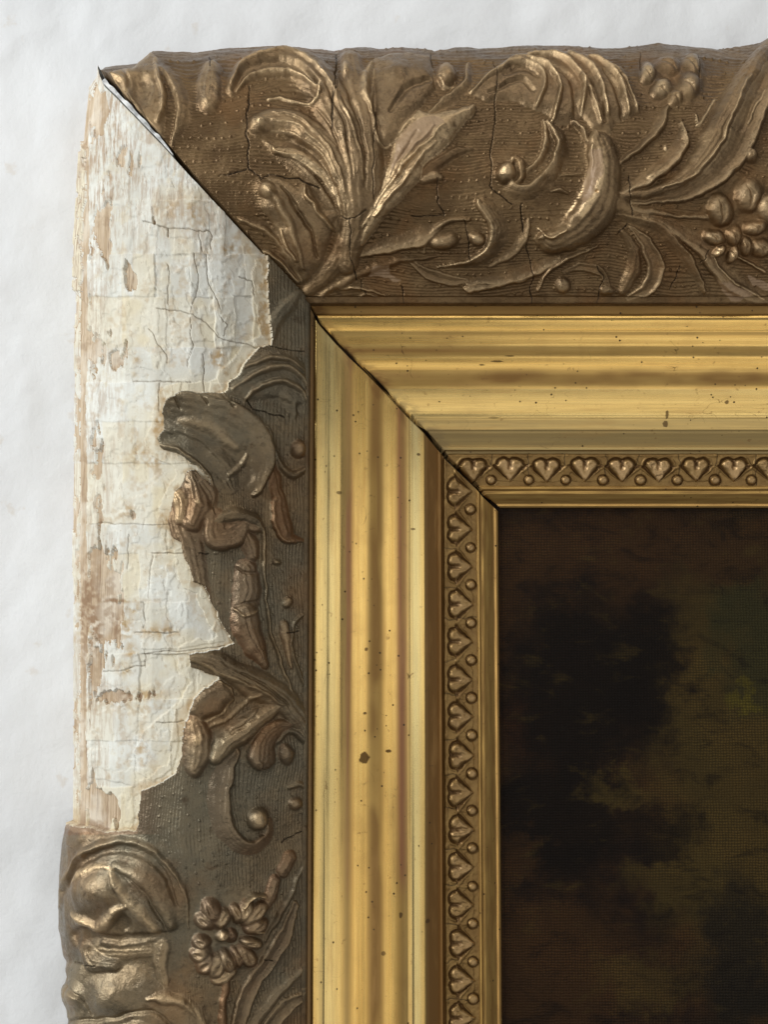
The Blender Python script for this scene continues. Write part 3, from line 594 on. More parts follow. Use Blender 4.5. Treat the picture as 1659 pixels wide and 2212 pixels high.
R.st(4, 'x', [(1080, 1490), (1150, 1440), (1190, 1350)], [20, 34, 14], 6, .1); R.bl(4, 1190, 1490, 56, 80, 9, kind='g', ang=15)
R.st(4, 'x', [(780, 1150), (950, 1180), (1120, 1300)], [30, 70, 40], 4, .25); R.st(4, 'x', [(640, 1290), (760, 1310), (880, 1400), (960, 1500), (1000, 1620), (990, 1720), (930, 1800)], [8, 12, 14, 14, 12, 12, 8], 6, .2)
for a in ([(750, 975), (790, 1060)], [(900, 950), (950, 1040)], [(1040, 960), (1090, 1060)]): R.st(4, 'g', a, 16, 5)
R.part('flower'); R.st(4, 'd', [(830, 1460), (900, 1540), (960, 1620), (950, 1720)], [30, 60, 60, 40], 12, .1, .5)
R.st(4, 'd', [(770, 1600), (800, 1660), (790, 1760)], [50, 66, 50], 17, .6, .7); R.st(4, 'd', [(850, 1470), (870, 1570), (900, 1680), (860, 1790)], [24, 62, 88, 60], 22, .12, .6); R.st(4, 'g', [(830, 1540), (840, 1640), (830, 1760)], [8, 16, 8], 9); R.bl(4, 895, 1650, 26, 30, 4, .8, kind='x'); R.bl(4, 770, 1640, 30, 40, 3, 1., kind='x')
R.part('fold_leaf'); R.st(4, 'd', [(760, 1760), (820, 1880), (860, 2060), (900, 2280), (900, 2400)], [70, 90, 80, 66, 30], 9, .12, .45); R.part('ring_scroll'); R.bl(4, 1525, 1320, 54, 62, 17, .2, .5); R.st(4, 'd', [(1330, 1180), (1380, 1350), (1430, 1450), (1500, 1485), (1575, 1440), (1590, 1350)], [12, 22, 22, 24, 22, 14], 11)
R.part('leaf'); R.st(4, 'd', [(1230, 1180), (1340, 1400), (1400, 1650), (1440, 1850)], [20, 30, 44, 50], 10, 0, .6); R.st(5, 'a', [(1385, 0), (1410, 130), (1450, 215), (1560, 240)], [40, 42, 38, 10], 13, .2, .85)
R.part('bulb_leaf'); R.st(5, 'e', [(1000, 90), (1020, 200), (1100, 200), (1180, 130), (1250, 150)], [56, 86, 80, 56, 40], 22, .12, .5)
R.part('bulb_leaf'); R.st(4, 'd', [(990, 1790), (1100, 1740), (1220, 1760), (1300, 1850)], [30, 46, 46, 20], 18)
R.part('stem'); R.st(5, 'k', [(1140, 170), (1200, 120), (1290, 170), (1300, 330), (1310, 560), (1340, 800), (1400, 980), (1480, 1200), (1560, 1380)], [12, 20, 26, 18, 14, 14, 14, 14, 12], 14, .25)
R.part('strap_leaf'); R.st(5, 'd', [(1180, 180), (1210, 260), (1230, 340)], [34, 50, 40], 13, .1, .6); R.st(5, 'd', [(1190, 420), (1195, 560), (1180, 650)], [62, 84, 74], 14, .12, .9); R.st(5, 'd', [(1180, 690), (1190, 780), (1240, 900), (1310, 1030)], [76, 80, 66, 30], 20, .15, .9)
R.st(5, 'x', [(1110, 680), (1180, 720), (1260, 680)], [8, 14, 8], 7, .4); R.st(5, 'g', [(1120, 660), (1180, 640), (1270, 620)], 10, 7); R.st(5, 'g', [(1140, 420), (1190, 450), (1270, 440)], 12, 7)
R.part('leaf'); R.st(5, 'd', [(1430, 780), (1450, 880), (1480, 1040)], [26, 28, 12], 9, .3, .4); R.st(5, 'k', [(1590, 700), (1500, 760), (1480, 900), (1530, 1080), (1580, 1200)], [10, 16, 14, 14, 8], 10)
R.part('boss'); R.bl(5, 1450, 640, 36, 36, 10, .2); R.part('boss'); R.bl(5, 1385, 375, 32, 18, 8, .2)
R.part('broad_leaf')
R.st(5, 'd', [(840, 985), (980, 1000), (1110, 1080), (1260, 1160), (1420, 1260), (1560, 1430), (1600, 1600)], [24, 60, 76, 92, 90, 56, 30], 20, .06)
R.st(5, 'x', [(850, 1000), (960, 1050), (1100, 1120), (1250, 1180), (1400, 1290)], [10, 18, 20, 14, 8], 5, .3)
R.st(5, 'g', [(1150, 1080), (1290, 1160), (1440, 1290)], [10, 14, 8], 6)
R.part('torn_petal'); R.poly(5, [(840, 1240), (1030, 1130), (1110, 1180), (1120, 1250), (1000, 1350), (900, 1390), (820, 1330)], 15, 22, .05, .15); R.st(5, 'x', [(870, 1360), (950, 1385), (1040, 1330), (1110, 1250)], [6, 10, 12, 8], 6, .8); R.st(5, 'x', [(1030, 1140), (1090, 1180), (1110, 1220)], [7, 9, 7], 4, .7)
R.part('bulb_leaf'); R.st(5, 'd', [(870, 1400), (890, 1490), (890, 1580), (870, 1680)], [60, 84, 84, 60], 20, .3, .6); R.bl(5, 890, 1500, 50, 60, 3, .9, kind='x')
R.part('broad_leaf'); R.st(5, 'd', [(1000, 1610), (1060, 1530), (1170, 1450), (1290, 1350), (1400, 1290)], [50, 70, 76, 60, 30], 24, .3)
R.st(5, 'x', [(970, 1420), (1100, 1360), (1200, 1250), (1270, 1220)], [24, 34, 26, 12], 8, .25); R.st(5, 'g', [(1080, 1460), (1190, 1400), (1290, 1280)], [8, 14, 8], 8)
R.part('bulb_leaf'); R.st(5, 'e', [(1470, 1410), (1370, 1440), (1300, 1530), (1290, 1620)], [20, 50, 66, 76], 24, .15, .75)
R.part('bulb_leaf'); R.bl(5, 1440, 1600, 56, 72, 15, .1, .5); R.part('leaf'); R.st(5, 'd', [(1380, 1530), (1440, 1460), (1520, 1470), (1590, 1560), (1610, 1700)], [10, 22, 26, 24, 14], 12)
R.part('spiral_scroll'); R.st(6, 'b', [(1110, -60), (1040, 80), (1020, 230), (1050, 380), (1130, 480), (1230, 500), (1310, 430), (1320, 340)], [30, 56, 58, 54, 44, 34, 26, 16], 18, .15, .55)
R.part('spiral_eye'); R.bl(6, 1250, 330, 62, 72, 24, .5, .1, ang=20)
R.part('boss'); R.bl(6, 1475, 240, 46, 42, 13, .2, .3); R.st(6, 'd', [(1440, 140), (1520, 130), (1560, 210), (1530, 300)], [10, 18, 18, 10], 8)
# big lower scroll
R.part('hood_scroll')
R.st(6, 'r', [(60, 1120), (40, 900), (80, 640), (160, 470), (60, 420)], [90, 110, 110, 80, 60], 14, .05)
R.bl(6, 430, 800, 430, 350, 20, .05, kind='r'); R.poly(6, [(20, 420), (300, 430), (420, 470), (300, 800), (280, 1140), (120, 1170), (0, 1100)], 10, 60)
R.st(6, 'x', [(120, 860), (150, 690), (225, 560), (340, 480), (470, 455), (600, 490), (720, 590), (800, 720), (835, 850), (840, 990)], [14, 24, 30, 34, 32, 26, 20, 14, 10, 6], 9, .15); R.hush(6, 400, 1000, 470, 620)
R.st(6, 'g', [(150, 760), (215, 610), (330, 530), (470, 510), (610, 560), (720, 680), (780, 850)], [16, 26, 34, 36, 30, 20, 10], 13)
R.bl(6, 330, 740, 190, 150, 15, .2, kind='x', ang=-10); R.st(6, 'x', [(430, 600), (560, 650), (680, 780), (750, 960)], [30, 70, 76, 40], 10, .15); R.st(6, 'x', [(420, 640), (490, 760), (590, 880), (660, 1000)], [20, 44, 56, 40], 8, .45)
R.st(6, 'g', [(480, 640), (580, 730), (680, 900), (720, 1000)], [8, 18, 20, 10], 6)
R.st(6, 'x', [(190, 900), (250, 930), (330, 975), (400, 930), (440, 860), (510, 830)], [16, 44, 50, 44, 40, 20], 8, .5); R.st(6, 'x', [(200, 700), (240, 650), (330, 605), (430, 620)], [12, 30, 34, 14], 4, .6)
R.st(6, 'd', [(250, 1100), (300, 1180), (420, 1200)], [40, 70, 40], 20)
R.bl(6, 260, 1030, 100, 90, 24, kind='g'); R.bl(6, 480, 950, 70, 100, 17, kind='g'); R.st(6, 'g', [(300, 1030), (480, 1040), (660, 1020), (840, 1010)], [34, 40, 30, 8], 10)
R.part('leaf'); R.st(6, 'd', [(690, 1090), (680, 1200), (700, 1340)], [50, 46, 30], 9, .3); R.part('leaf'); R.st(6, 'd', [(330, 1110), (480, 1120), (620, 1110)], [60, 62, 50], 9, .25) if True else R.poly(6, [(330, 1050), (620, 1060), (640, 1150), (480, 1200), (330, 1180)], 10, 20, .3)
R.part('fold_leaf'); R.poly(6, [(100, 1200), (300, 1180), (560, 1210), (700, 1330), (860, 1430), (960, 1640), (100, 1640)], 12, 40, .1)
R.bl(6, 400, 1380, 190, 150, 14, .15, kind='x'); R.bl(6, 180, 1380, 100, 110, 12, .2, kind='x'); R.st(6, 'x', [(600, 1400), (700, 1390), (820, 1420), (900, 1490), (950, 1600)], [10, 40, 46, 40, 24], 8, .5)
R.st(6, 'g', [(140, 1300), (240, 1390), (300, 1500)], [10, 14, 8], 8); R.st(6, 'g', [(130, 1540), (400, 1510), (620, 1470), (760, 1560)], [14, 18, 18, 12], 8); R.st(6, 'x', [(350, 1620), (560, 1550), (720, 1600)], [14, 26, 16], 8, .6)
R.part('flower'); R.hush(6, 1050, 1020, 260, 280)
for c0, tip, w_, g_, br in (((1000, 960), (960, 830), 62, .1, .8), ((1010, 960), (900, 920), 52, .2, .7), ((1010, 1000), (1060, 880), 44, .5, .4), ((980, 1080), (880, 1060), 50, .2, .7), ((990, 1110), (870, 1150), 56, .3, .6), ((1000, 1130), (920, 1230), 58, .2, .7), ((1020, 1120), (1000, 1260), 50, .4, .4), ((1040, 1100), (1080, 1230), 46, .3, .5),
                            ((1130, 960), (1110, 850), 38, .3, .5), ((1140, 960), (1190, 830), 44, .5, .4), ((1150, 970), (1280, 850), 46, .5, .6), ((1160, 990), (1290, 960), 46, .3, .7), ((1130, 1050), (1250, 1080), 40, .6, .4), ((1120, 1080), (1210, 1190), 46, .4, .6), ((1110, 1080), (1130, 1200), 36, .2, .7), ((1000, 1050), (1060, 1000), 34, .8, .2)):
    R.petal(6, c0, tip, w_, 21, g_, br)
R.bl(6, 1090, 1030, 36, 46, 14, 0, .8); R.st(6, 'd', [(1000, 1290), (1050, 1270), (1090, 1250)], [30, 46, 30], 15, .6, .4)
R.st(6, 'k', [(1160, 850), (1220, 790), (1290, 790)], 13, 27, .9); R.st(6, 'k', [(1230, 1000), (1280, 1005)], 10, 20, .9)
R.part('stem'); R.st(6, 'r', [(1060, 1290), (1045, 1420), (1035, 1640)], 20, 12, .1, .8)
R.part('long_leaf'); R.st(6, 'c', [(1470, 850), (1400, 1040), (1310, 1190), (1200, 1350), (1110, 1640)], [18, 40, 44, 42, 40], 14, .3, .25)
R.part('long_leaf'); R.st(6, 'd', [(1575, 420), (1500, 660), (1390, 880), (1290, 1060)], [6, 14, 16, 8], 10); R.st(6, 'd', [(1440, 560), (1400, 650)], [40, 34], 11, .1, .7); R.st(6, 'd', [(1350, 700), (1320, 800), (1290, 880)], [30, 36, 14], 12, .15, .8)
R.part('long_leaf'); R.st(6, 'd', [(1550, 1210), (1380, 1370), (1260, 1500), (1190, 1640)], [8, 30, 34, 30], 12, .1); R.part('long_leaf'); R.st(6, 'c', [(1580, 1350), (1440, 1440), (1340, 1540), (1280, 1640)], [10, 36, 44, 40], 13, .5)
R.part('leaf'); R.st(4, 'd', [(1560, 300), (1480, 380), (1390, 500), (1350, 640)], [10, 40, 50, 20], 8)
for rg, a in ((4, [(1200, 1010), (1230, 1070), (1310, 1080), (1440, 1110)]), (4, [(1000, 1000), (1160, 1030)]), (4, [(1320, 660), (1450, 680), (1570, 700)]), (4, [(1280, 660), (1330, 640)]), (6, [(1400, 470), (1530, 400)]), (6, [(1280, 1170), (1340, 1180)]), (5, [(1450, 820), (1530, 820)]), (5, [(900, 320), (960, 325)]), (6, [(180, 1200), (330, 1190)])): R.cr(rg, a)
R.settle(); R.cracks()
G = R.lab == 0
warp = 40 * fbm(px / 90, py / 150, 9, 2)
R.h += np.where(G, .42 * (1 - R.calm) * (.2 + 1.6 * fbm(px / 12, py / 30, 16, 2)) * np.sin((px + warp) * 2 * np.pi / 6.6), 0) + dots(R, G, (px < 650) & (R.calm < .5), py, px, 24, 21, seed=8) * .7
R.h += (fbm(px / 26, py / 26, 32, 3) - .5) * 2.4 + (fbm(px / 5, py / 5, 42, 2) - .5) * .9
# --- damaged area
dam = [(-80, 60), (300, 100), (575, 545), (577, 640), (580, 700), (584, 748), (559, 749), (538, 769), (518, 803), (498, 820), (488, 847), (450, 850), (403, 850), (363, 870), (353, 894), (356, 925), (343, 948), (349, 968), (373, 972), (396, 984), (424, 1006), (444, 1024), (452, 1046), (440, 1034), (420, 1016), (407, 1016),
       (403, 1033), (385, 1058), (373, 1085), (368, 1110), (362, 1127), (374, 1160), (395, 1172), (397, 1198), (410, 1232), (417, 1255), (440, 1264), (457, 1303), (474, 1335), (490, 1360), (505, 1388), (470, 1400), (409, 1411), (411, 1440), (440, 1452), (474, 1462), (440, 1490), (417, 1505), (408, 1530), (398, 1576), (393, 1627), (380, 1668), (343, 1691), (312, 1703),
       (306, 1706), (304, 1740), (297, 1789), (227, 1794), (180, 1785), (145, 1771), (-80, 1770)]
D_ = R.mask('D', dam, jag=2.2); far = D_ == -1e9
sd = D_ > 0
layer1 = 5.0                                    # bare wood
bw = np.zeros(px.shape) + .04 * sst(620, 300, py) + .20 * sst(250, 186, px)
for x, y, rx, ry, a in ((205, 240, 26, 60, 1), (265, 350, 50, 50, .5), (215, 500, 26, 76, 1.0), (345, 505, 40, 70, .35), (190, 760, 30, 60, .7), (245, 765, 44, 56, .62), (200, 990, 26, 120, .55), (208, 1080, 22, 90, .5), (285, 1110, 10, 20, .6), (205, 1300, 32, 110, 1.2), (240, 1310, 26, 120, .8), (200, 1440, 20, 80, 1.0), (250, 1505, 70, 16, .8), (222, 1750, 36, 50, 1.2), (190, 1720, 16, 60, .9), (275, 600, 24, 40, .6), (330, 450, 20, 16, .4)):
    bw = np.maximum(bw, a * np.exp(-(((px - x) / rx) ** 2 + ((py - y) / ry) ** 2)))
nz = fbm(px / 10, py / 34, 61, 4); nz2 = fbm(px / 16, py / 22, 66, 4)
bare = sst(.47, .50, bw + (nz - .5) * .95)
edge_side = px < (182 + 3 * (vn(py / 18, py * 0, 5) - .5) + 3 * (py < 700))            # outer side of the timber
coat1 = (1 - bare) * (2.0 + 1.0 * sst(.50, .53, fbm(px / 30, py / 42, 66, 4)) + 1.2 * sst(.55, .57, fbm(px / 48, py / 60, 81, 4)))
steps = [(430, 300, 520, 1.2), (548, 185, 575, .8), (749, 185, 560, -.8), (825, 185, 490, 1.0), (1131, 185, 380, -.7), (1196, 185, 400, .6), (1412, 185, 500, -.8), (1509, 185, 400, 1.4)]
yl = py + (fbm(px / 40, py * 0 + 3, 15, 3) - .5) * 9
xl = px + (fbm(py / 40, px * 0 + 5, 16, 3) - .5) * 12
rows = [0, 250, 430, 548, 640, 749, 825, 910, 1000, 1131, 1196, 1300, 1412, 1509, 1600, 1700, 2400]; tint = np.zeros(px.shape); rb_ = np.random.default_rng(77)
for a, b in zip(rows[:-1], rows[1:]):
    xs_ = [0]; 
    while xs_[-1] < 620: xs_.append(xs_[-1] + rb_.uniform(35, 130) + (180 if xs_[-1] == 0 else 0))
    for c0, c1 in zip(xs_[:-1], xs_[1:]):
        hh_ = rb_.choice([-1.2, 0, .7, 1.7]); tt_ = rb_.uniform(0, 1); mm = sst(a - .8, a + .8, yl) * (1 - sst(b - .8, b + .8, yl)) * sst(c0 - .8, c0 + .8, xl) * (1 - sst(c1 - .8, c1 + .8, xl))
        coat1 = coat1 + mm * hh_ * (1 - bare); tint = tint + mm * tt_
for y, x0, x1, a in steps: coat1 = coat1 + a * sst(y - .7, y + .7, yl) * (1 - bare)
creamrim = sd & (D_ < 26 + 22 * (fbm(px / 40, py / 40, 91, 3) - .5)) & (py > 560) & (px > 300)
cr = np.where(sd, sst(60, 5, D_) * .5 * (py > 560), 0) + .4 * sst(.5, .65, fbm(px / 50, py / 60, 95, 3)) * (px > 260) + .5 * sst(.55, .9, tint)
patchA = R.mask('D', [(390, 1180), (430, 1262), (440, 1268), (478, 1345), (488, 1384), (360, 1402), (300, 1400), (330, 1200)], jag=1); coat1 = coat1 + 1.6 * sst(-1, 1, patchA)
patchB = R.mask('D', [(310, 1580), (380, 1520), (385, 1600), (372, 1660), (330, 1690), (300, 1670), (290, 1620)], jag=1); coat1 = coat1 + 2 * sst(-1, 1, patchB)
patchC = R.mask('D', [(186, 1508), (300, 1512), (290, 1650), (290, 1700), (260, 1690), (186, 1680)], jag=2); coat1 = np.where((patchC > 0) & (bare < .5), coat1 + 1.4, coat1)
grainh = (fbm(px / 2.2, py / 60, 21, 3) - .5) * 1.6 * bare + (fbm(px / 11, py / 11, 23, 4) - .5) * .8
subh = layer1 * 0 + coat1 + grainh
rimh = np.where(creamrim, 1.8, 0)
lowrim = np.where(sd & (D_ < 9), 1.2, 0)
subh = subh + rimh
stain = np.zeros(px.shape)
for x, y, rx, ry, a in ((475, 1005 - 85 - 150, 14, 22, 1), (459, 775, 8, 20, .8), (485, 800, 9, 16, .7), (292, 775, 8, 20, .7), (260, 1355, 26, 30, 1), (330, 1365, 44, 14, .8), (278, 1407, 12, 20, .9), (266, 1445, 18, 14, 1), (300, 1500, 60, 16, .9), (290, 1500, 40, 18, .7), (275, 1320, 30, 14, .6), (250, 1298, 70, 6, .8), (300, 970, 14, 22, .6), (275, 1100, 14, 20, .8), (330, 1000, 18, 20, .4), (345, 900, 12, 60, .5), (370, 450, 30, 30, .7), (430, 460, 40, 60, .5), (500, 540, 60, 30, .5), (360, 1110, 20, 20, .5), (570, 640, 16, 110, .8), (185, 1330, 30, 130, .8), (305, 1590, 10, 50, .5)):
    stain = np.maximum(stain, a * np.exp(-(((px - x) / rx) ** 2 + ((py - y) / ry) ** 2)))
stain = np.clip(stain * 1.2 + .45 * sst(.57, .70, fbm(px / 26, py / 30, 133, 4)), 0, 1) * sst(.25, .6, fbm(px / 8, py / 8, 33, 4)) + np.where(sd, sst(1, 0, D_ / (4 + 34 * sst(.42, .75, fbm(px / 34, py / 34, 35, 3)))) * .75 * (py > 700), 0) + np.where(sd & (py < 620), sst(40, 0, D_) * .35, 0)
Rs = Relief(px, py, 0); Rs.h = subh.copy(); Rs.crack[:] = 0
for rg, a in ((1, [(400, 960), (520, 1000), (680, 1012), (745, 1010), (747, 1110)]), (1, [(692, 1012), (700, 1115)]), (4, [(610, 410), (860, 455), (940, 490), (1020, 600), (1270, 665)]), (4, [(470, 880), (560, 880), (850, 885)]), (4, [(635, 890), (638, 1070)]), (4, [(870, 60), (900, 240), (850, 440)]), (4, [(690, 130), (690, 380)]),
              (4, [(560, 540), (680, 700), (690, 760)]), (4, [(180, 1790), (430, 1785), (700, 1800)]), (5, [(590, 325), (900, 322)]), (5, [(430, 420), (440, 200)]), (5, [(590, 330), (570, 610)]), (5, [(540, 640), (530, 800)]), (5, [(480, 828), (760, 830)]), (5, [(530, 965), (1110, 910)]), (5, [(540, 930), (545, 1050)]),
              (5, [(620, 1410), (800, 1390)]), (5, [(280, 1085), (540, 1040)]), (4, [(840, 480), (860, 640), (820, 780)]), (4, [(925, 700), (935, 950)]), (4, [(1150, 210), (1240, 240), (1250, 330)]), (4, [(1040, 470), (1080, 530), (1060, 590)]), (4, [(940, 70), (960, 260), (1040, 420)])): Rs.cr_(rg, a, 1.5, 2.5)
stepd = sst(-.5, .8, D_)
R.h = np.where(sd, Rs.h, R.h)
R.crack = np.where(sd, Rs.crack * .75, R.crack)
thin = (px > 184)
# side of timber
ledge = sd & edge_side
strip = sd & (px < 165 + 5 * (fbm(py / 16, py * 0, 8, 3) - .5)) & (fbm(px / 8, py / 30, 12, 4) > .42)
R.h = np.where(ledge, 1.0 + grainh * .6 + 2.2 * strip, R.h)
# surviving old crust on the outer edge high up
crust = (fbm(px / 8, py / 14, 14, 3) > .36) & (px < 178) & (py > 305) & (py < 628) & sd & (px < 166 + 12 * sst(307, 330, py) - 10 * sst(420, 470, py) + 5 * vn(py / 20, py * 0, 3)); R.h = np.where(crust, 4.5 + 3 * fbm(px / 10, py / 22, 18, 3) + grainh, R.h)
lipm = (~sd) & (py > 1765) & (py < 1800) & (px < 300) & (D_ > -9) & (D_ < 0)
names = R.names + ['bare_wood', 'timber_edge', 'gesso_strip', 'gesso_crust'] ; nb = len(R.names)
cuts = [430, 548, 749, 825, 1131, 1196, 1412, 1509]; g0 = len(names); names += ['gesso_layer'] * (len(cuts) + 1)
lab = R.lab.copy(); lab[sd] = 0; lab = tidy(lab, nb); lab[sd] = nb
blk = g0 + np.searchsorted(cuts, yl.ravel()).reshape(yl.shape)
lab = np.where(sd & (bare < .5), blk, lab); lab = np.where(ledge, nb + 1, lab); lab = np.where(strip, nb + 2, lab); lab = np.where(crust, nb + 3, lab)
mats = [BR_SIDE] * nb + [WOOD, WOOD, GESSO, GESSO] + [GESSO] * (len(cuts) + 1)
wash = np.clip(.12 + .5 * sst(290, 200, px) + .6 * sst(620, 380, py), 0, 1) * sst(.3, .6, fbm(px / 30, py / 40, 77, 3) + .1) + crust * .6
cream = np.clip(np.where(creamrim, .65, cr), 0, 1); cream = np.where(lipm | crust, .8, cream)
R.patch = np.where(lipm, .6, 0)
R.gold = np.clip(R.gold, 0, 1) * sst(.18, .52, fbm(px / 14, py / 14, 56, 3) + .12)
fl = (V > 642) & ~sd; R.h = np.where(fl, 3, R.h)
# lower ornament tone is browner, the inner slope greyer
R.brown = np.clip(np.maximum(R.brown, .75 * sst(360, 300, px - (py - 1700) * .1) * (py > 1690) * (py < 1800) * (px < 420)), 0, 1)
Pos = Pos + N * (R.h * S)[..., None]
finish('side', Pos, lab, names, mats, dict(gold=R.gold, brown=R.brown, patch=R.patch, crack=R.crack, wash=np.clip(wash, 0, 1), cream=cream, stain=np.clip(stain, 0, 1)), RS, (.02, .004, 'table', .003))

# added ragged white strip in the open mitre, standing for lit paper seen through
def chip():
    vs = np.linspace(172, 335, 70); V3 = []; n = len(vs)
    A = plan_top(vs); B = plan_side(vs)
    for i, v in enumerate(vs):
        w_ = np.interp(v, [172, 185, 220, 300, 335], [7, 8, 7.5, 6, 1]) + 3.5 * (vn(v / 8, 1, 3) - .5); g = float(gap_side(v))
        z = zprof(v) + .0009 + .0006 * float(vn(v / 9, 2, 9))
        d = .7071 * S
        for k, zz in ((.28 * g + 2.5, -.006), (.30 * g + 2.9, .0002), (.30 * g + 2.9 + w_, 0), (.30 * g + 3.5 + w_, -.02)):
            V3.append((B[i] + k * d - g * d * 1.0, A[i] + k * d - g * d * 1.0 - 0 * S, z + zz))
    q = []
    for i in range(n - 1):
        for k in range(3): q.append((i * 4 + k, i * 4 + k + 1, i * 4 + k + 5, i * 4 + k + 4))
    wm_ = mat_dark('mitre_strip_white', (240, 240, 236)); me = bpy.data.meshes.new('mitre_white_strip'); me.from_pydata(V3, [], q); me.materials.append(wm_); me.update()
    o = bpy.data.objects.new('mitre_white_strip', me); COL.objects.link(o); o.parent = RS; o['label'] = 'added ragged white strip in the open mitre, standing for paper seen through'
chip()

# ------------------------------------------------------------------ GILDED MOULDINGS
def gilt(rail, parent, mat, gapf):
    pieces = [(656.5, 681, 'dark_fillet'), (681, 716, 'bead_moulding'), (716, 771, 'shallow_cove'), (771, 895, 'ogee_moulding'), (895, 930.5, 'reeded_step'), (930.5, 966, 'sloping_band'), (966, 982.5, 'thin_fillet')]
    for v0, v1, nm in pieces:
        Pos, N, V = base_grid(rail, v0, v1, .6, 9, gapf)
        nv = Pos.shape[0]
        # soften the profile a little
        u = Pos[..., 0] if rail == 'top' else Pos[..., 1]; u = u / S
        Pos[..., 2] += ((fbm(u / 260, V / 60, 3, 3) - .5) * 1.0 + (fbm(u / 130, V / 22, 6, 2) - .5) * .14) * S * (1.0 if v1 - v0 > 30 else .5)
        px, py = P(Pos[..., 0], Pos[..., 1], Pos[..., 2])
        z = np.zeros(px.shape)
        st = fbm(u / 120, V / 3.0, 17, 3)
        bole = z.copy(); green = z.copy(); grime_shade = z.copy()
        if nm == 'dark_fillet': grime_shade = z + .8  # shadow of the fillet groove put into the colour
        if nm == 'sloping_band': grime_shade = .6 + .35 * st
        if nm == 'thin_fillet': grime_shade = .55 + .4 * (V > 973)
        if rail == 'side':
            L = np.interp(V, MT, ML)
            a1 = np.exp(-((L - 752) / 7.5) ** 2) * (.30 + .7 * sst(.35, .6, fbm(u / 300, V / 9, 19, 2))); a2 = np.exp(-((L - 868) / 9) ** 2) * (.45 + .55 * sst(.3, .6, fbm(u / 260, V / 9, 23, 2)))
            bole = np.clip(a1 + a2, 0, 1) * (1 - sst(1880, 1960, py)) * .95; grime_shade = grime_shade + .6 * np.exp(-((L - 752) / 9) ** 2) + .65 * np.exp(-((L - 869) / 11) ** 2) + .5 * sst(914, 920, L) * (L < 957)
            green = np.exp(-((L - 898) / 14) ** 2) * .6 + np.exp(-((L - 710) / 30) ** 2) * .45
            grime_shade = grime_shade + .9 * np.exp(-(np.abs(L - 812) / 17) ** 3) * (.55 + .45 * sst(.35, .6, fbm(u / 150, V / 30, 29, 2)))  # dark reflection band of the gilding painted into the colour
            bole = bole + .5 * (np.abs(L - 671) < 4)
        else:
            grime_shade = grime_shade + .95 * np.exp(-(np.abs(V - 817) / 19) ** 3) * (.62 + .38 * sst(.35, .62, fbm(u / 150, V / 40, 30, 3))) + .45 * sst(896, 912, V) * (V < 931) * (.5 + st) + .25 * np.exp(-((V - 722) / 5) ** 2) + np.exp(-((V - 758) / 9) ** 2) * (.3 + .5 * sst(1300, 900, px))  # dark reflection bands along the mouldings, painted into the gilt colour
            grime_shade = grime_shade + (nm == 'shallow_cove') * .15 * st
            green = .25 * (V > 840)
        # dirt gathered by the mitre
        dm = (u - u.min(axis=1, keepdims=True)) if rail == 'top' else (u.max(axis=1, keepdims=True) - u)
        grime_shade = grime_shade + .5 * sst(40, 0, dm) * sst(.3, .6, fbm(u / 12, V / 8, 51, 3))
        finish(rail, Pos, np.zeros(px.shape, int), [nm], [mat], dict(bole=np.clip(bole, 0, 1), green=np.clip(green, 0, 1), grime_shade=np.clip(grime_shade, 0, 1)), parent, (.02, .002, .0015, .0015))
gilt('top', RT, GILT_H, gap_top); gilt('side', RS, GILT_V, gap_side)

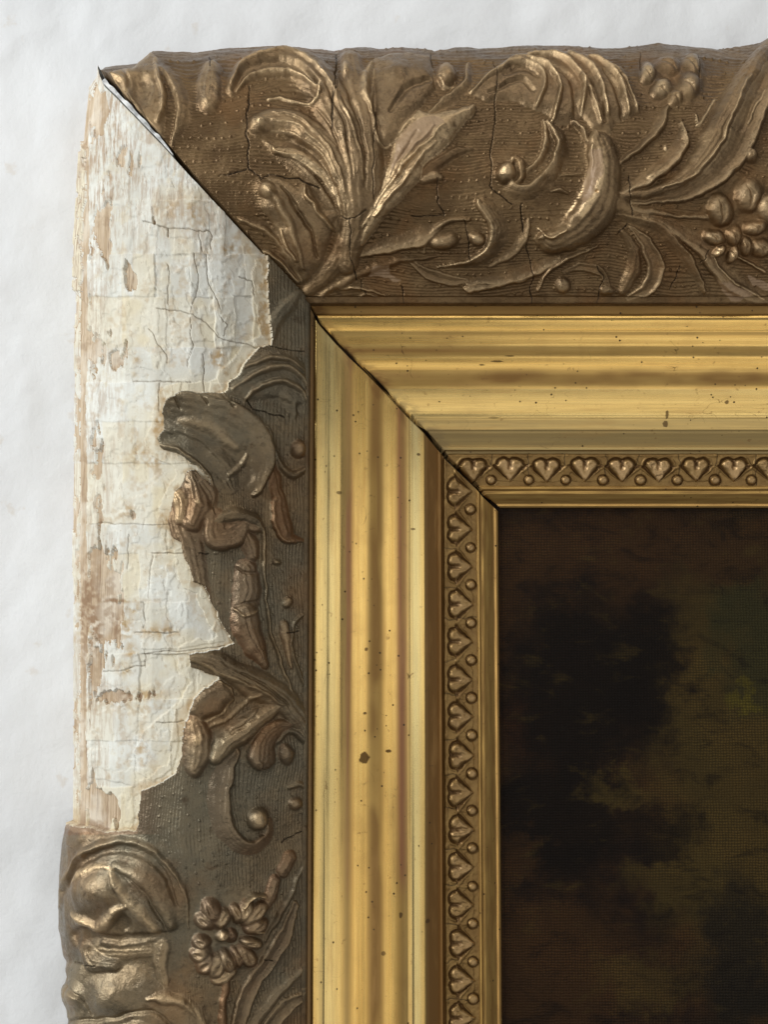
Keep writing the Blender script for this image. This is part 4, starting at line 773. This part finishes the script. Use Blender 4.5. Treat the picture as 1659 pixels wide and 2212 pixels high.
# ------------------------------------------------------------------ HEART STRIP
def mat_strip():
    m = M('aged_gold_compo'); n1 = m.noise(150, 5); n2 = m.noise(900, 3)
    c = m.mix(m.ramp(n1, .35, .65), lin(128, 98, 52), lin(156, 124, 72)); c = m.mix(m.attr('grime_shade'), c, lin(94, 66, 31)); c = m.mix(m.math('MULTIPLY', m.attr('gold'), .75), c, lin(196, 162, 116)); c = m.mix(m.attr('crack'), c, lin(40, 28, 14))
    m.set(**{'Base Color': c, 'Metallic': .6, 'Roughness': m.ramp(n1, .3, .7, .36, .5)}); m.bump(m.math('ADD', n1, n2), .4, .0003); return m.m
STRIP = mat_strip()
def hearts(rail, parent, gapf):
    Pos, N, V = base_grid(rail, 982.5, 1050, 1.1, 1.15, gapf)
    px, py = P(Pos[..., 0], Pos[..., 1], Pos[..., 2]); h = np.zeros(px.shape); lab = np.zeros(px.shape, int); names = ['heart_strip']; gold = h.copy(); gr = h.copy(); crk = h.copy()
    if rail == 'top': cen = [1022 + 80.3 * i for i in range(11)]; A = px
    else: cen = [1061 + 81.2 * i for i in range(18)]; A = py
    B = (V - 983) / 67.0 * 70                      # 0..70 across the strip
    edge = np.clip(1 - B / 7, 0, 1) * 2.0; h += edge + (fbm(px / 9, py / 9, 3, 3) - .5) * 2
    for i, c in enumerate(cen):
        jit = random.uniform(-1.5, 1.5); x = (A - c - jit) / 26.5; y = (B - 33) / 25.0 + random.uniform(-.05, .05)
        if np.abs(x).min() > 1.2: continue
        near = (np.abs(x) < 2.0)
        ax = np.abs(x); y2 = y
        # heart: two round lobes above, pointed below
        lobes = np.hypot((ax - .46) / .54, (y2 + .42) / .50); tri = np.maximum((ax / np.clip(1.02 * (1 - (y2 + .30) / 1.42), .01, 9)), np.abs(y2 - .28) / .82 * .98)
        f = np.minimum(lobes, np.where((y2 > -.4) & (y2 < 1.12), tri, 9))
        f = np.where(near, f + (fbm(px / 9 + i, py / 9, 333, 2) - .5) * .30, 9)
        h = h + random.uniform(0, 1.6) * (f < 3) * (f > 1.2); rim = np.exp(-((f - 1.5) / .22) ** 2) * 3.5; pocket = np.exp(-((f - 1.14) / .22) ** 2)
        h = np.where(near & (f < 2.2), np.maximum(h, rim) - pocket * 3.6, h); gr = np.maximum(gr, np.where(near, pocket, 0) * 1.0)  # recess shade around each heart painted into the colour
        inside = f < 1.0; hv = random.uniform(5.0, 8.0) * (1. if rail == 'top' else .8) * np.sqrt(np.clip(1 - f ** 3, 0, 1))
        notch = np.exp(-((ax / .17) ** 2)) * (y2 < .05) * sst(.15, -.2, y2) * 7
        arms = np.exp(-((f - .55) / .25) ** 2) * 1.4
        hv = hv + arms - notch
        hv = hv * (1 - random.choice([0, 0, .15, .35]) * sst(.45, .6, fbm(px / 10 + 3 * i, py / 10, 91, 3))); h = np.where(inside, hv, h); names.append('heart'); lab[inside] = len(names) - 1
        gold = np.where(inside, (1. if rail == 'top' else .55) * sst(.2, .8, fbm(px / 7, py / 7, 40 + i, 2) + .25) * (.35 + .65 * random.random()) * sst(1, .6, f), gold); gr = np.where(inside, np.clip(notch / 6, 0, 1), gr)
        # bead between this heart and the next, with its tongue
        xb = (A - c - 40.5 - random.uniform(-1, 1)); yb = B - 57; rb = np.hypot(xb, yb) / random.uniform(8.6, 10.4)
        h = np.where(rb < 1.5, h - 4 * np.exp(-((rb - 1.12) / .16) ** 2), h); gr = np.maximum(gr, np.exp(-((rb - 1.12) / .15) ** 2))  # same painted recess shade around the bead
        tong = (np.abs(xb) < 4) & (yb < -11) & (yb > -36); h = np.where(tong, h + 1.2 * np.cos(xb / 4 * 1.57), h)
        ib = rb < 1; h = np.where(ib, random.uniform(4.5, 7) * np.sqrt(np.clip(1 - rb ** 2, 0, 1)), h); names.append('bead'); lab[ib] = len(names) - 1; gold = np.where(ib, .55 * sst(1, .4, rb), gold); gr = np.where(ib, 0, gr)
        if random.random() < .8:
            ck = A - c - 40 + random.uniform(-9, 9) - (fbm(B / 14, B * 0, 60 + i, 2) - .5) * 10; cc = np.clip(1 - np.abs(ck) / 1.3, 0, 1) * ((B < 24) | (random.random() < .4)) * (lab == 0); crk = np.maximum(crk, cc); h -= cc * 2
    for ax in (0, 1): h = (np.roll(h, 1, ax) + 2 * h + np.roll(h, -1, ax)) / 4
    Pos = Pos + N * (h * S)[..., None]
    finish(rail, Pos, lab, names, [STRIP] * len(names), dict(gold=np.clip(gold, 0, 1), grime_shade=np.clip(gr + .25, 0, 1), crack=crk), parent, (.015, .002, .002, .002), minf=25)
hearts('top', RT, gap_top); hearts('side', RS, gap_side)
def sight(rail, parent, gapf):
    for v0, v1, nm in ((1049.5, 1060.5, 'ledge_fillet'), (1060.5, 1098, 'sight_edge')):
        Pos, N, V = base_grid(rail, v0, v1, .7, 9, gapf); u = (Pos[..., 0] if rail == 'top' else Pos[..., 1]) / S
        Pos[..., 2] += (fbm(u / 120, V / 20, 63, 3) - .5) * .8 * S
        st = fbm(u / 60, V / 4, 64, 3)
        gr = np.clip(.62 + .4 * (st - .5) * 2 - .35 * (V > 1089), 0, 1)
        finish(rail, Pos, np.zeros(V.shape, int), [nm], [GILT_H if rail == 'top' else GILT_V], dict(bole=V * 0 + .2 * (V > 1088), green=V * 0, grime_shade=gr), parent, (.012, .002, .002, .004))
sight('top', RT, gap_top); sight('side', RS, gap_side)

# ------------------------------------------------------------------ PAINTING
def mat_paint():
    m = M('dark_varnished_oil_paint')
    x0 = 0.0
    def blob(x, y, rx, ry, sharp=.25):
        X, Y = W(x, y, .016); v = m.t.nodes.new('ShaderNodeVectorMath'); v.operation = 'SUBTRACT'; m.link(warped, v.inputs[0]); v.inputs[1].default_value = (float(X), float(Y), 0)
        s = m.t.nodes.new('ShaderNodeVectorMath'); s.operation = 'MULTIPLY'; m.link(v.outputs[0], s.inputs[0]); s.inputs[1].default_value = (1 / (rx * S), 1 / (ry * S), 0)
        l = m.t.nodes.new('ShaderNodeVectorMath'); l.operation = 'LENGTH'; m.link(s.outputs[0], l.inputs[0]); return m.ramp(l.outputs['Value'], .55, 1.3, 1, 0)
    n = m.t.nodes.new('ShaderNodeTexNoise'); n.inputs['Scale'].default_value = 60; n.inputs['Detail'].default_value = 6; n.inputs['Roughness'].default_value = .65; m.link(m.geo.outputs['Position'], n.inputs['Vector'])
    a = m.t.nodes.new('ShaderNodeVectorMath'); a.operation = 'SUBTRACT'; m.link(n.outputs['Color'], a.inputs[0]); a.inputs[1].default_value = (.5, .5, .5)
    b = m.t.nodes.new('ShaderNodeVectorMath'); b.operation = 'SCALE'; m.link(a.outputs[0], b.inputs[0]); b.inputs[3].default_value = .05
    c_ = m.t.nodes.new('ShaderNodeVectorMath'); c_.operation = 'ADD'; m.link(m.geo.outputs['Position'], c_.inputs[0]); m.link(b.outputs[0], c_.inputs[1]); warped = c_.outputs[0]
    blk = lin(12, 7, 4); brn = lin(44, 29, 14); olv = lin(58, 48, 22); grn = lin(36, 36, 20); red = lin(44, 24, 12)
    rot = m.t.nodes.new('ShaderNodeMapping'); m.link(m.geo.outputs['Position'], rot.inputs[0]); rot.inputs['Rotation'].default_value = (0, 0, .6); rot.inputs['Scale'].default_value = (60, 120, 100)
    n1 = m.noise(28, 5, .6); c = m.mix(m.ramp(n1, .4, .6), lin(24, 15, 9), brn); strk = m.noise(1.0, 5, .65, rot.outputs[0], .6)
    for (x, y, rx, ry, col, f) in ((1590, 1640, 200, 560, olv, .75), (1640, 1380, 120, 170, grn, .8), (1500, 1180, 260, 80, brn, .8), (1200, 2080, 220, 150, brn, .9), (1150, 1560, 80, 90, red, .7), (1250, 1480, 190, 250, blk, .95), (1390, 1440, 80, 180, blk, .9), (1210, 1760, 150, 180, blk, .9),
                                    (1420, 1790, 120, 70, blk, .7), (1340, 1700, 80, 46, olv, .7), (1600, 1500, 60, 22, lin(62, 56, 18), .8), (1460, 1900, 110, 60, olv, .55), (1590, 2060, 90, 190, lin(16, 14, 11), .8), (1380, 2120, 130, 60, olv, .5), (1120, 1850, 60, 50, brn, .7)):
        c = m.mix(m.math('MULTIPLY', blob(x, y, rx, ry), f), c, col)
    c = m.mix(m.ramp(strk, .54, .75, 0, .4), c, olv); c = m.mix(m.ramp(strk, .50, .30, 0, .6), c, blk)
    wv = m.t.nodes.new('ShaderNodeTexWave'); wv.bands_direction = 'Y'; wv.inputs['Scale'].default_value = 250; wv.inputs['Distortion'].default_value = 3; wv.inputs['Detail'].default_value = 2; m.link(m.geo.outputs['Position'], wv.inputs['Vector'])
    wh = m.t.nodes.new('ShaderNodeTexWave'); wh.bands_direction = 'X'; wh.inputs['Scale'].default_value = 230; wh.inputs['Distortion'].default_value = 3; m.link(m.geo.outputs['Position'], wh.inputs['Vector'])
    hgt = m.math('ADD', wv.outputs['Fac'], m.math('ADD', m.math('MULTIPLY', wh.outputs['Fac'], .7), m.math('MULTIPLY', m.noise(600, 4, .7), 1.7)))
    mk = m.ramp(m.noise(35, 3), .38, .62, .25, 1)
    c = m.mix(m.math('MULTIPLY', mk, m.ramp(hgt, 1.6, 2.5, 0, .8)), c, m.mix(1.0, c, (2.1, 2.0, 1.8, 1), 'MULTIPLY')); c = m.mix(m.math('MULTIPLY', mk, m.ramp(hgt, 1.5, .8, 0, .5)), c, m.mix(1.0, c, (.45, .45, .45, 1), 'MULTIPLY'))
    c = m.mix(1.0, c, (1.0, .93, .80, 1), 'MULTIPLY')
    m.set(**{'Base Color': c, 'Roughness': .55}); m.b.inputs['Specular IOR Level'].default_value = .12
    m.bump(hgt, .5, .0003); return m.m
x0, y0 = W(1068, 1100, .0165); x0 = float(plan_side(1098)) - .004; y0 = float(plan_top(1098)) + .004
me = bpy.data.meshes.new('oil_painting'); xs = (x0, XMAX + .004); ys = (YMIN - .004, y0); zz = ((ZPAINT - 4) * .001, ZPAINT * .001)
me.from_pydata([(xs[i], ys[j], zz[k]) for k in (0, 1) for j in (0, 1) for i in (0, 1)], [], [(4, 5, 7, 6), (0, 2, 3, 1), (0, 1, 5, 4), (1, 3, 7, 5), (3, 2, 6, 7), (2, 0, 4, 6)])
me.materials.append(mat_paint()); me.update(); o = bpy.data.objects.new('oil_painting', me); COL.objects.link(o)
o['label'] = 'dark brown and green oil painting on coarse canvas set inside the gilt frame'; o['category'] = 'painting'

# ------------------------------------------------------------------ PAPER under the frame
n = 420; xs = np.linspace(-.75, .75, n); ys = np.linspace(-.85, .75, n); X, Y = np.meshgrid(xs, ys)
Z = (fbm(X * 14 + 50, Y * 14 + 50, 201, 4) - .5) * .003 + (fbm(X * 60 + 90, Y * 45 + 90, 205, 3) - .5) * .0016
cz = np.abs(fbm(X * 24 + 10, Y * 24 + 40, 209, 2) - .5); Z += np.clip(.03 - cz, 0, 1) * .02
Z = np.minimum(Z - .001, -.0004 + 0 * Z) if False else Z - Z.max() - .0002
idx = np.arange(n * n).reshape(n, n); q = np.stack([idx[:-1, :-1], idx[:-1, 1:], idx[1:, 1:], idx[1:, :-1]], -1).reshape(-1, 4)
m = M('white_wrapping_paper'); n1 = m.noise(9, 4); n2 = m.noise(200, 5, .7); c = m.mix(m.ramp(n1, .4, .6), lin(230, 230, 229), lin(224, 224, 223)); c = m.mix(m.ramp(m.noise(55, 4), .64, .72, 0, .35), c, lin(206, 192, 172))
m.set(**{'Base Color': c, 'Roughness': .7}); m.bump(m.math('ADD', n2, m.math('MULTIPLY', m.noise(40, 4), 2.)), .35, .0008)
pap = grid_mesh('paper_surface', np.stack([X.ravel(), Y.ravel(), Z.ravel()], -1), q, m.m, None); pap['kind'] = 'structure'; pap['label'] = 'crumpled white paper lying under the frame'
